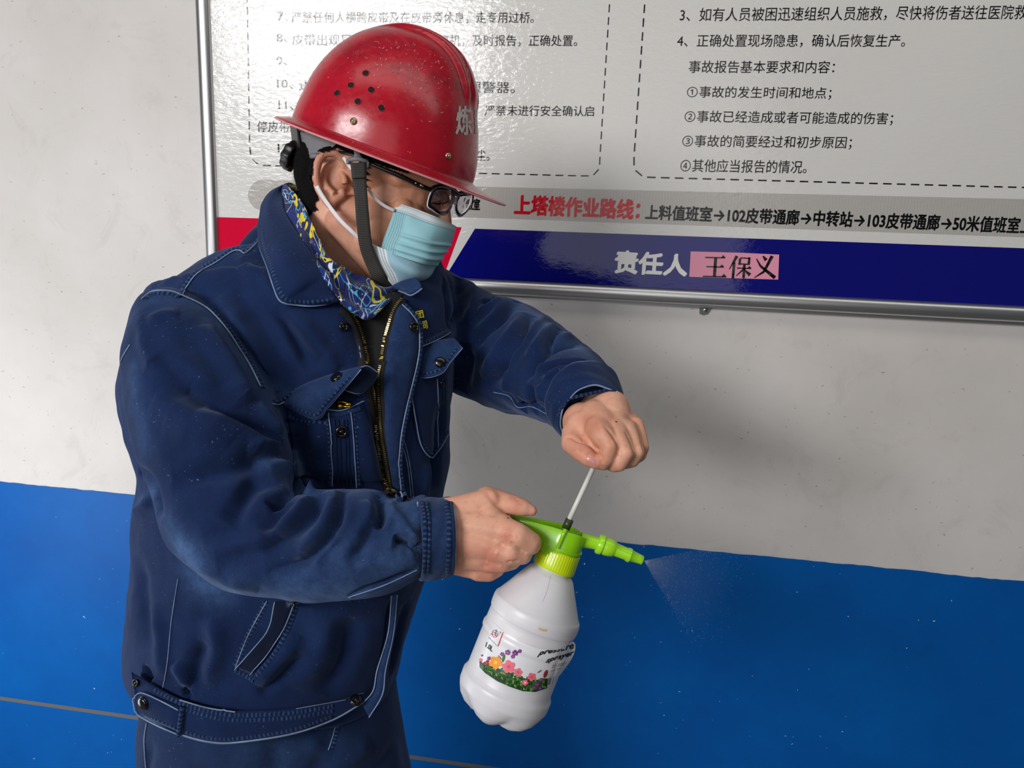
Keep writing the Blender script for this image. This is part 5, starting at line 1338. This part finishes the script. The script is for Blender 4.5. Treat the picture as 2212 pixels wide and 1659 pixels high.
lp2 = [(742, 340), (750, 352), (760, 366)]; adopt(mask, strap('ear_loop', lp2, [.936, .931, .929], [.0017] * 3, M_LOOP, .0016, 20))
lp3 = [(684, 402), (702, 432), (732, 472), (757, 497), (773, 511), (804, 530)]; adopt(mask, strap('ear_loop', lp3, [.932, .934, .934, .936, .939, .945], [.0022] * 6, M_LOOP, .0016, 40))
# ================================================================= glasses
gl = empty('eyeglasses', tuple(P(950, 430, .97))); tag(gl, 'black half-rim eyeglasses on the man\'s face under the helmet brim', 'glasses')
M_FR = simple('black_frame', sl(12, 12, 14), .3); M_PAD = simple('bright_rivets', sl(222, 212, 180), .3, 1.0)
t = NT('lens'); t.set(color=(.80, .78, .84, 1), trans=1.0, rough=.02, ior=1.45, spec=.8); M_LENS = t.m
def gt(name, pl, r, m=M_FR, flat=1.0, up=None): o = tube(name, arrP(cr(pl, 30)), np.interp(np.linspace(0, 1, 30), np.linspace(0, 1, len(r)), r) if not np.isscalar(r) else r, m, n=8, flat=flat, up=up); adopt(gl, o); return o
gt('temple_arm', [(733, 328, .940), (762, 334, .929), (806, 356, .925), (864, 380, .929), (905, 400, .938), (930, 410, .946)], [.0016, .0018, .0022, .0028, .0030, .0026])
for x, y in ((890, 392), (900, 396.5), (911, 401)):
    adopt(gl, tube('arm_inlay', arrP([(x - 3.5, y - 1.6, .9335), (x + 3.5, y + 1.6, .936)]), .0011, M_PAD, n=6))
N1 = [(940, 405, .949), (950, 404, .958), (966, 406, .976), (979, 411, .992), (982, 420, .997), (979, 436, .994), (972, 453, .987), (964, 463, .978), (950, 464, .963), (934, 454, .953), (924, 446, .949), (925, 432, .948), (931, 415, .948)]
F1 = [(991, 420, 1.008), (1006, 418, 1.028), (1019, 421, 1.048), (1019, 435, 1.048), (1010, 455, 1.04), (993, 468, 1.02), (983, 455, 1.008), (984, 435, 1.004)]
def lens(pl):
    cl = cr(pl + [pl[0]], 49)[:-1]; c_ = cl.mean(0); V = []
    for s_ in (0.02, .35, .7, 1.0):
        for q in cl:
            d = (c_ * (1 - s_) + q * s_); d = d.copy(); d[2] -= .0025 * (1 - s_ * s_); V.append(P(*d))
    o = mesh('lens', V, grid_faces(4, 48, True) + [tuple(range(48))[::-1]], M_LENS); m_ = o.modifiers.new('s', 'SOLIDIFY'); m_.thickness = .0016; m_.offset = 0; adopt(gl, o)
    clr = arrP(np.vstack([cl, cl[:1]])); adopt(gl, tube('lens_edge', clr, .0009, M_LRIM, n=6))
M_LRIM = simple('clear_rim', sl(214, 214, 222), .5, 0, .5)
lens(N1); lens(F1)
gt('brow_bar', [(928, 410, .946), (941, 403, .949), (960, 402, .967), (978, 408, .989), (990, 418, 1.006)], .0021); gt('brow_bar', [(988, 417, 1.004), (1006, 415, 1.027), (1020, 419, 1.049), (1019, 440, 1.049)], .0019)
gt('bridge', [(976, 412, .988), (984, 420, .998), (991, 424, 1.008)], .0017); gt('nose_pad', [(984, 428, 1.0), (983, 440, .996)], .0024, M_LRIM)
gt('temple_arm', [(1020, 421, 1.05), (1000, 405, 1.07), (960, 380, 1.09), (900, 350, 1.10)], .0024)
# ---- the jacket's real neck opening: the cloth under the collar is cut away
def cut_faces(o, poly, zmax=1.03):
    me = o.data; n = len(me.vertices); co = np.empty(n * 3); me.vertices.foreach_get('co', co); co = co.reshape(-1, 3)
    q = arr_px(co); x, y, d = q.T
    ins = np.zeros(n, bool); j = len(poly) - 1
    for i in range(len(poly)):
        xi, yi = poly[i]; xj, yj = poly[j]
        c = ((yi > y) != (yj > y)) & (x < (xj - xi) * (y - yi) / (yj - yi + 1e-9) + xi); ins ^= c; j = i
    ins &= d < zmax
    bm = bmesh.new(); bm.from_mesh(me); bm.verts.ensure_lookup_table()
    bmesh.ops.delete(bm, geom=[bm.verts[i] for i in np.where(ins)[0]], context='VERTS'); bm.to_mesh(me); bm.free()
cut_faces(jacket, [(600, 455), (628, 515), (668, 575), (706, 622), (740, 650), (800, 654), (852, 640), (880, 618), (905, 560), (850, 470), (650, 440)], 1.03)
# ================================================================= the sprayer
S_ = .80 / F
N0 = P(1195, 1228, .80); ax_d = (P(1195 - 37, 1228 + 93, .80) - N0).normalized()      # bottle axis, downward
pr = (P(1195 + 93, 1228 + 37, .80) - N0); pr = (pr - ax_d * pr.dot(ax_d)).normalized()
nz = ax_d.cross(pr).normalized(); nz = -nz if nz.dot(ray(1190, 1300)) > 0 else nz
spr = empty('spray_bottle', tuple(N0 + ax_d * 345 * S_))
tag(spr, 'white hand pump spray bottle with lime green nozzle head and flower label', 'spray bottle')
def on_s(o):
    if o is not None: adopt(spr, o); 
    return o
def lathe(name, prof, mat, seg=72, org=N0, ax=ax_d, mod=None, x=None, y=None, capends=True):
    x = x or pr; y = y or nz; V = []
    for a, r in prof:
        for k in range(seg):
            th = 2 * math.pi * k / seg; a2, r2 = (a, r) if mod is None else mod(a, r, th)
            V.append(org + ax * (a2 * S_) + (x * math.cos(th) + y * math.sin(th)) * (r2 * S_))
    Fc = grid_faces(len(prof), seg, True)
    if capends: Fc += [tuple(range(seg))[::-1], tuple((len(prof) - 1) * seg + k for k in range(seg))]
    return mesh(name, V, Fc, mat)
BP = [(-5, 40), (4, 42), (9, 47), (14, 52), (84, 92), (90, 97), (97, 98.5), (112, 98.5), (118, 97.5), (121, 95.5), (150, 96), (156, 99), (164, 99), (169, 96), (255, 96), (262, 98.5), (268, 101.5), (290, 101), (302, 97), (316, 90), (330, 76), (341, 56), (346, 36), (344, 16), (338, 1)]
def smooth_prof(p, n=3):
    q = []
    for i in range(len(p) - 1):
        for k in range(n): t = k / n; q.append((p[i][0] * (1 - t) + p[i + 1][0] * t, p[i][1] * (1 - t) + p[i + 1][1] * t))
    return q + [p[-1]]
def petal(a, r, th):
    w = min(1, max(0, (a - 292) / 40)); l = .5 + .5 * math.cos(5 * (th + .55)); l = l ** .55
    return a + 7 * w * l * (1 if r > 20 else .3) - 4 * w, r * (1 - .16 * w * (1 - l))
t = NT('white_hdpe'); co = t.coord()
c = t.ramp(t.noise(co, 14, 4), [(.3, sl(206, 205, 210)), (.7, sl(222, 221, 224))]); st_ = t.ramp(t.noise(co, 55, 3, .6), [(.76, (0, 0, 0, 1)), (.80, (1, 1, 1, 1))]); c = t.mix(t.math('MULTIPLY', st_, .6), c, sl(190, 150, 90))
t.set(color=c, rough=.36, spec=.45, sss=.25, sssr=(1, 1, 1), ssss=.01, normal=t.bump(t.noise(co, 40, 4), .12, .001)); M_HD = t.m
bt = on_s(lathe('bottle_body', smooth_prof(BP), M_HD, 90, mod=petal, capends=False))
# moulded seam line and brown stain
BT = Surf(bt.data)
def bline(name, pts, w, mat, lift=.1): return on_s(ribbon(name, BT, pts, w, lift, mat, step=2, edge_drop=0, ncross=3))
bline('mould_seam', [(1190, 1242), (1182, 1275), (1172, 1300)], .5, simple('seam_grey', sl(176, 176, 180), .5), .25)
bline('stain', [(1164, 1357), (1172, 1361), (1182, 1362)], 2.2, simple('tan_stain', sl(202, 176, 126), .6), .08)
def mat_green(name, c1, c2, a=.0):
    t = NT(name); co = t.coord()
    return t.set(color=t.ramp(t.noise(co, 20, 3), [(.3, c1), (.7, c2)]), rough=.22, spec=.5, sss=.35, sssr=(.6, 1, .1), ssss=.008, coat=.3, coatr=.1, normal=t.bump(t.noise(co, 90, 3), .08, .001))
M_GR = mat_green('lime_green_plastic', sl(124, 186, 8), sl(140, 204, 14)); M_YG = mat_green('yellow_green_plastic', sl(186, 214, 6), sl(204, 226, 18)); M_LG = mat_green('bright_lime_plastic', sl(150, 214, 26), sl(168, 226, 40))
def ridg(a, r, th): return a, r + .35 * math.cos(48 * th)
on_s(lathe('screw_cap', smooth_prof([(-46, 20), (-46, 43), (-43, 45), (-6, 46.5), (-1, 46), (0, 42), (0, 20)], 4), M_YG, 192, mod=ridg))
on_s(lathe('cap_collar', smooth_prof([(-64, 18), (-62, 40), (-56, 44), (-52, 46), (-46, 45.5), (-45, 20)], 3), M_GR, 72))
# head with the grip: a trough-shaped lever that narrows backwards
dn = Vector(ax_d); V = []
sts = [(1103, 1113, 12, .0060, 5), (1120, 1117, 20, .0100, 9), (1150, 1123, 34, .0135, 10), (1182, 1130, 52, .0160, 11), (1206, 1136, 74, .0185, 12), (1222, 1141, 84, .0205, 12), (1243, 1148, 84, .0195, 11), (1257, 1155, 78, .0150, 6), (1264, 1162, 60, .0085, 2)]
sts = cr(sts, 44)
for x, y, h_, t_, ch in sts:
    c_ = P(x, y, .80); w = .0024
    for (a_, b_) in ((0, t_), (0, t_ - w), (ch, t_ - w - .0005), (ch, -(t_ - w - .0005)), (0, -(t_ - w)), (0, -t_), (h_ * .5, -t_ * 1.02), (h_ * .94, -t_ * .9), (h_, -t_ * .6), (h_, t_ * .6), (h_ * .94, t_ * .9), (h_ * .5, t_ * 1.02)):
        V.append(c_ + dn * (a_ * S_) + nz * b_)
hd_ = on_s(mesh('trigger_head', V, grid_faces(44, 12, True) + [tuple(range(12))[::-1], tuple(43 * 12 + k for k in range(12))], M_GR))
m = hd_.modifiers.new('b', 'BEVEL'); m.width = .0009; m.segments = 2; m.limit_method = 'ANGLE'; m.angle_limit = .6; m2 = hd_.modifiers.new('e', 'EDGE_SPLIT'); m2.split_angle = .9
on_s(tube('head_rib', [P(1222, 1143, .7785), P(1217, 1155, .7785), P(1205, 1184, .7790)], .0022, M_GR, n=10))
# nozzle
nzl = [(1252, 1166, 17), (1272, 1170, 15), (1290, 1174, 14), (1291, 1174, 20), (1294, 1175, 22), (1301, 1177, 22), (1304, 1178, 19), (1308, 1180, 20), (1318, 1183, 19.5), (1326, 1186, 17.5), (1329, 1187, 14.5), (1352, 1196, 13.5), (1356, 1198, 15.5), (1361, 1200, 15.5), (1364, 1201, 12.5), (1380, 1207, 10.5), (1387, 1210, 10), (1388.5, 1210.5, 8.5), (1388.5, 1210.5, 3)]
V = []; d0 = (P(1388, 1210, .80) - P(1290, 1174, .80)).normalized(); ux = (dn - d0 * dn.dot(d0)).normalized(); uy = d0.cross(ux)
for x, y, r in nzl:
    for k in range(40):
        th_ = k / 40 * 6.28318; V.append(P(x, y, .80) + (ux * math.cos(th_) + uy * math.sin(th_)) * r * S_)
nzo = on_s(mesh('nozzle', V, grid_faces(len(nzl), 40, True) + [tuple((len(nzl) - 1) * 40 + k for k in range(40))], M_LG)); m = nzo.modifiers.new('e', 'EDGE_SPLIT'); m.split_angle = .7
M_ROD = simple('white_rod', sl(214, 214, 206), .4); M_SLV = simple('dark_sleeve', sl(52, 62, 30), .35)
on_s(tube('pump_rod', [P(1227, 1128, .80), P(1254, 1070, .806), P(1281, 1012, .815), P(1290, 992, .825)], .0026, M_ROD, n=16))
on_s(tube('rod_sleeve', [P(1231, 1122, .799), P(1222, 1142, .800)], .0042, M_SLV, n=20))
on_s(tube('pump_knob', [P(1278, 985, .835), P(1350, 972, .838)], .0055, M_ROD, n=14))
# ---- label with its print
M_LAB = simple('label_paper', sl(222, 222, 226), .3, spec=.5)
lt = [(1064, 1343), (1080, 1357), (1095, 1370), (1136, 1391), (1170, 1402), (1200, 1403), (1216, 1399)]
lb = [(1030, 1436), (1048, 1455), (1075, 1473), (1102, 1485), (1129, 1494), (1156, 1496), (1184, 1487)]
lab = on_s(patch('label', BT, lt, lb, .0006, M_LAB, nu=40, nv=60, thick=0))
pe_g = [[(1210, 1401, .7535), (1224, 1395, .763), (1237, 1386, .776), (1243, 1392, .780)], [(1206, 1420, .7535), (1220, 1416, .762), (1234, 1408, .774), (1242, 1404, .778)], [(1200, 1445, .753), (1211, 1440, .758), (1222, 1432, .766), (1234, 1425, .774)], [(1186, 1484, .752), (1192, 1478, .756), (1200, 1468, .760), (1210, 1458, .766)]]
g_ = arrP(grid_cr(pe_g, 24, 24)); peel = mesh('label_corner', g_.reshape(-1, 3), grid_faces(24, 24), M_LAB); adopt(spr, peel); peel['label'] = 'lifted label corner'
vv, ff = [tuple(v.co) for v in lab.data.vertices], [tuple(p.vertices) for p in lab.data.polygons]
n0 = len(vv); vv += [tuple(x) for x in g_.reshape(-1, 3)]; ff += [tuple(i + n0 for i in f_) for f_ in grid_faces(24, 24)]
tmpo = mesh('tmp', vv, ff, link=False); LSF = Surf(tmpo.data)
def lift_pt(x, y, l):
    a, n_ = LSF.hit(x, y)
    if a is None: return None
    if n_.dot(ray(x, y)) > 0: n_ = -n_
    return a + n_ * l
def poly(name, pts, mat, l=.00025, par=None):
    c_ = np.mean(pts, axis=0); V = [lift_pt(*c_, l)] + [lift_pt(x, y, l) for x, y in pts]
    if any(v is None for v in V): return None
    n_ = len(pts); o = mesh(name, V, [(0, 1 + i, 1 + (i + 1) % n_) for i in range(n_)], mat, smooth=False); adopt(spr, o); return o
def ell(cx, cy, a, b, rot=0, n=14, k=0, amp=0): return [(cx + a * (1 + amp * math.cos(k * t_)) * math.cos(t_) * math.cos(rot) - b * (1 + amp * math.cos(k * t_)) * math.sin(t_) * math.sin(rot), cy + a * (1 + amp * math.cos(k * t_)) * math.cos(t_) * math.sin(rot) + b * (1 + amp * math.cos(k * t_)) * math.sin(t_) * math.cos(rot)) for t_ in [2 * math.pi * i / n for i in range(n)]]
cols = {k: simple('print_' + k, v, .35) for k, v in dict(leaf=sl(52, 104, 40), dark_leaf=sl(28, 62, 28), light_leaf=sl(108, 152, 60), orange=sl(240, 148, 40), amber=sl(246, 190, 70), pink=sl(232, 110, 130), rose=sl(214, 84, 96), wine=sl(140, 40, 48), purple=sl(120, 52, 130), lilac=sl(168, 110, 176), white=sl(240, 238, 232), red=sl(206, 26, 44), ink=sl(16, 26, 16), grey=sl(110, 110, 114)).items()}
# foliage: one printed bed, then leaves
def bottom_y(x): return float(np.interp(x, [p[0] for p in lb], [p[1] for p in lb]))
def bed_top(x): return bottom_y(x) - float(np.interp(x, [1030, 1050, 1075, 1100, 1120, 1150, 1186], [14, 20, 30, 32, 30, 28, 22]))
V, Fc = [], []; xs = np.linspace(1036, 1182, 60)
for i, x in enumerate(xs):
    for tv3 in (0, .5, 1): V.append(lift_pt(x, (bottom_y(x) - 1.2) * (1 - tv3) + tv3 * bed_top(x), .0002))
okv = [v is not None for v in V]
Fc = [f_ for f_ in grid_faces(60, 3) if all(okv[i] for i in f_)]; V = [v if v is not None else Vector((0, 0, 0)) for v in V]
used_ = sorted({i for f_ in Fc for i in f_}); mp_ = {i: k for k, i in enumerate(used_)}
adopt(spr, mesh('printed_foliage', [V[i] for i in used_], [tuple(mp_[i] for i in f_) for f_ in Fc], cols['dark_leaf'], smooth=False))
def batch(name, shapes, mat, l):
    V, Fc = [], []
    for pts in shapes:
        c_ = tuple(np.mean(pts, axis=0)); P_ = [lift_pt(*c_, l)] + [lift_pt(x, y, l) for x, y in pts]
        if any(v is None for v in P_): continue
        k = len(V); n_ = len(pts); V += P_; Fc += [(k, k + 1 + i, k + 1 + (i + 1) % n_) for i in range(n_)]
    if V: adopt(spr, mesh(name, V, Fc, mat, smooth=False))
rnd = random.Random(8)
for kk, (mm, cnt, l) in enumerate((('leaf', 60, .00030), ('light_leaf', 26, .00036), ('leaf', 26, .00040), ('white', 6, .00044))):
    sh = []
    for _ in range(cnt):
        x = rnd.uniform(1040, 1180); y = bottom_y(x) - 4 - rnd.uniform(0, bottom_y(x) - bed_top(x) - 2); r = 1.3 if mm == 'white' else rnd.uniform(2.5, 5.5)
        sh.append(ell(x, y, r, r * (1 if mm == 'white' else .42), rnd.uniform(0, 3.1), 8))
    batch('printed_leaves', sh, cols[mm], l)
def flower(cx, cy, r, m1, m2, n=5, ph=0, l=.0005):
    batch('printed_flower', [ell(cx + r * .5 * math.cos(ph + i * 2 * math.pi / n), cy + r * .5 * math.sin(ph + i * 2 * math.pi / n), r * .56, r * .46, ph + i * 2 * math.pi / n, 10) for i in range(n)], cols[m1], l)
    batch('printed_flower', [ell(cx, cy, r * .3, r * .3, 0, 8)], cols[m2], l + .00008)
flower(1036, 1424, 7, 'pink', 'rose', 3, .4); flower(1052, 1432, 7, 'wine', 'rose', 3, 1); flower(1071, 1431, 14, 'orange', 'amber', 5, .3); flower(1099, 1440, 14, 'pink', 'rose', 5, .8); flower(1119, 1452, 9, 'pink', 'rose', 5, 0); flower(1148, 1462, 9, 'pink', 'rose', 5, .5)
flower(1134, 1474, 7, 'pink', 'white', 5, .2)
for x, y, r in ((1085, 1413, 4.5), (1097, 1409, 6), (1113, 1410, 6.5), (1123, 1406, 4), (1108, 1418, 4.5), (1057, 1422, 4), (1042, 1416, 2.2), (1160, 1478, 5), (1153, 1485, 5), (1166, 1486, 4.5), (1170, 1468, 4)): flower(x, y, r, 'purple', 'lilac', 5, x, .00055)
batch('printed_leaves', [ell(1088, 1422, 9, 3, -1.3, 10), ell(1080, 1420, 6, 1.2, .9, 8), ell(1165, 1450, 6, 1.2, -.6, 8)], cols['leaf'], .0005)
batch('printed_flower', [ell(1178, 1455, 9, 4, -1.2, 12)], cols['wine'], .0006)
def lstroke(pts, w, m, l=.0004, name='printed_line'):
    q = cr(pts, 14) if len(pts) > 2 else cr(pts, 8); t_ = np.gradient(q, axis=0); t_ /= np.linalg.norm(t_, axis=1)[:, None]; n_ = np.stack([-t_[:, 1], t_[:, 0]], 1) * w / 2
    V = [];
    for a_, b_ in zip(q, n_): V += [lift_pt(*(a_ + b_), l), lift_pt(*(a_ - b_), l)]
    if any(v is None for v in V): return
    adopt(spr, mesh(name, V, [(2 * i, 2 * i + 1, 2 * i + 3, 2 * i + 2) for i in range(len(q) - 1)], cols[m], smooth=False))
lstroke([(1068, 1346), (1055, 1376)], .7, 'grey'); lstroke([(1055, 1376), (1075, 1396)], .7, 'grey'); lstroke([(1087, 1366), (1076, 1396)], 1.8, 'red')
lstroke([(1066, 1362), (1064, 1369), (1067, 1376), (1073, 1375), (1077, 1369)], 1.3, 'red')
for a_, b_ in (((1068, 1361), (1076, 1366)), ((1067, 1366), (1075, 1370)), ((1067, 1370), (1073, 1374)), ((1073, 1360), (1070, 1373))): lstroke([a_, b_], .9, 'ink')
lstroke([(1084, 1410), (1096, 1413), (1112, 1412)], .5, 'ink')
def ltext(s, q, mat, bold=0, l=.0004):
    co, fs = text_mesh(s); px = quad_map(co, q); V, F2 = [], []
    for k, (dx, dy) in enumerate([(0, 0)] if not bold else [(0, 0), (-bold, 0), (bold, 0), (0, bold), (0, -bold)]):
        n0 = len(V); pts = [lift_pt(x + dx, y + dy, l + k * .00002) for x, y in px]
        F2 += [tuple(i + n0 for i in f_) for f_ in fs if all(pts[i] is not None for i in f_)]; V += [p if p is not None else N0 for p in pts]
    o = mesh('printed_text', V, F2, mat, smooth=False); adopt(spr, o)
ltext('1.0L', ((1052, 1387), (1066, 1398), (1063, 1408), (1049, 1397)), cols['ink'], .35)
ltext('pressure', ((1168, 1408), (1239, 1391), (1238, 1405), (1160, 1419)), cols['ink'], .62)
ltext('sprayer', ((1183, 1424), (1239, 1407), (1236, 1419), (1175, 1434)), cols['ink'], .62)
ltext('丰', ((1080, 1363), (1084, 1366), (1082, 1370), (1078, 1367)), cols['grey']); ltext('禾', ((1061, 1367), (1065, 1369), (1063, 1373), (1059, 1371)), cols['grey'])
for i, (y0) in enumerate((1438, 1442, 1446, 1450)): lstroke([(1192 - i * 1, y0), (1222 - i * 4, y0 - 7)], .9, 'grey', .0005)
bc = [(1181, 1464), (1200, 1458), (1196, 1478), (1178, 1484)]
poly('barcode_field', bc, cols['white'], .00055)
for i in range(9):
    u_ = (i + .7) / 10; a_ = (bc[0][0] * (1 - u_) + bc[1][0] * u_, bc[0][1] * (1 - u_) + bc[1][1] * u_ + 2); b_ = (bc[3][0] * (1 - u_) + bc[2][0] * u_, bc[3][1] * (1 - u_) + bc[2][1] * u_ - 3); lstroke([a_, b_], .6 + .5 * (i % 3 == 0), 'ink', .0007)
# ---- fine water mist leaving the nozzle: a thin hollow cone and droplets
t = NT('water_mist'); uv = t.coord('UV'); sep = t.n('ShaderNodeSeparateXYZ'); t.l(uv, sep.inputs[0])
fall = t.ramp(sep.outputs['Y'], [(0, (.34, .34, .34, 1)), (.10, (.07, .07, .07, 1)), (.45, (.018, .018, .018, 1)), (1, (0, 0, 0, 1))])
al = t.math('MULTIPLY', fall, t.math('ADD', t.noise(t.mapping(uv, (40, 1.5, 1)), 1, 3), .3), True)
t.set(color=(.85, .90, .95, 1), rough=1.0, spec=0.0, alpha=al); M_MIST = t.m
tip = P(1391, 1211, .80); ad = (P(1391 + 95, 1211 + 44, .80 + .012) - tip).normalized(); sx = ad.orthogonal().normalized(); sy = ad.cross(sx)
V, U = [], []
for i in range(16):
    l_ = .075 * (i / 15) ** 1.2 + .0004; r_ = l_ * .62
    for k in range(49):
        th_ = k / 48 * 2 * math.pi; V.append(tip + ad * l_ + (sx * math.cos(th_) + sy * math.sin(th_)) * r_); U.append((k / 48, i / 15))
mist = mesh('water_spray', V, grid_faces(16, 49), M_MIST, uvs=U)
tag(mist, 'fine cone of water mist leaving the lime green nozzle', 'spray', kind='stuff')
t = NT('water_drop'); t.set(color=(.9, .95, 1, 1), rough=.1, trans=.6, ior=1.33); rnd = random.Random(4); V, Fc = [], []
for _ in range(900):
    l_ = rnd.random() ** .8 * .085 + .003; th_ = rnd.uniform(0, 6.283); r_ = l_ * rnd.gauss(.60, .05); p = tip + ad * l_ + (sx * math.cos(th_) + sy * math.sin(th_)) * r_; s_ = rnd.uniform(.00008, .00022); k = len(V)
    V += [p + Vector(d) * s_ for d in ((1, 0, 0), (-1, 0, 0), (0, 1, 0), (0, -1, 0), (0, 0, 1), (0, 0, -1))]; Fc += [(k, k + 2, k + 4), (k + 2, k + 1, k + 4), (k + 1, k + 3, k + 4), (k + 3, k, k + 4), (k + 2, k, k + 5), (k + 1, k + 2, k + 5), (k + 3, k + 1, k + 5), (k, k + 3, k + 5)]
dr = mesh('water_droplets', V, Fc, t.m); dr.parent = mist; dr['kind'] = 'stuff'
# thumb nails
M_NAIL = simple('fingernail', sl(208, 146, 138), .25, spec=.6)
def nail(cpx, ux_, uy_, w, h, curve=.0012):
    V = []; a0, n0 = bodyS.hit(*cpx)
    for i in range(9):
        for j in range(9):
            u_, v_ = j / 4 - 1, i / 4 - 1; rr = 1 if abs(u_) + abs(v_) < 1.6 else .93
            x = cpx[0] + (ux_[0] * u_ * w + uy_[0] * v_ * h) * rr; y = cpx[1] + (ux_[1] * u_ * w + uy_[1] * v_ * h) * rr; a, n_ = bodyS.hit(x, y)
            if a is None: a, n_ = a0, n0
            V.append(a + n_ * (.0007 - .0007 * max(abs(u_), abs(v_)) ** 3))
    o = mesh('fingernail', V, grid_faces(9, 9), M_NAIL); adopt(person, o)
nail((1279, 994), (.86, .5), (-.5, .86), 11, 8.5); nail((1150, 1094), (.84, .54), (-.5, .5), 9, 5)
v1, f1 = ball_data(bodyS.hit(1331, 911)[0], (.0013, .0011, .0007), nu=6, nv=10); 
o = mesh('mole', v1, f1, simple('mole_brown', sl(70, 46, 40), .6)); adopt(person, o)
v1, f1 = ball_data(bodyS.hit(1097, 1119)[0], (.0009, .0009, .0006), nu=6, nv=10); o = mesh('mole', v1, f1, bpy.data.materials['mole_brown']); adopt(person, o)
# gold wrapper in the chest pocket
gp = P(741, 874, hd(741, 874, None, .008)); V = []
items = [tube_data([gp + pr * (x * .001) + Vector((0, 0, z * .001)) for x, z in ((-6, -2), (-5, 2), (0, 3), (6, 4), (9, 1), (4, -1), (-4, -3))], .0011, 6), ball_data(gp + Vector((-.004, -.001, -.002)), (.004, .002, .003)), ball_data(gp + Vector((.006, -.001, .001)), (.004, .002, .002))]
gw = mesh('sweet_wrapper', *join_data(items), M_GOLD); tag(gw, 'crumpled gold wrapper peeping out of the near chest pocket', 'wrapper')

for pts, r_ in (([(930, 436), (942, 441), (955, 440), (966, 435)], .0007),):
    q, nn = bodyS.path(pts, 2.0)
    if len(q) > 3: adopt(person, tube('eyelash', q + nn * .0006, r_, M_HAIR, n=6))
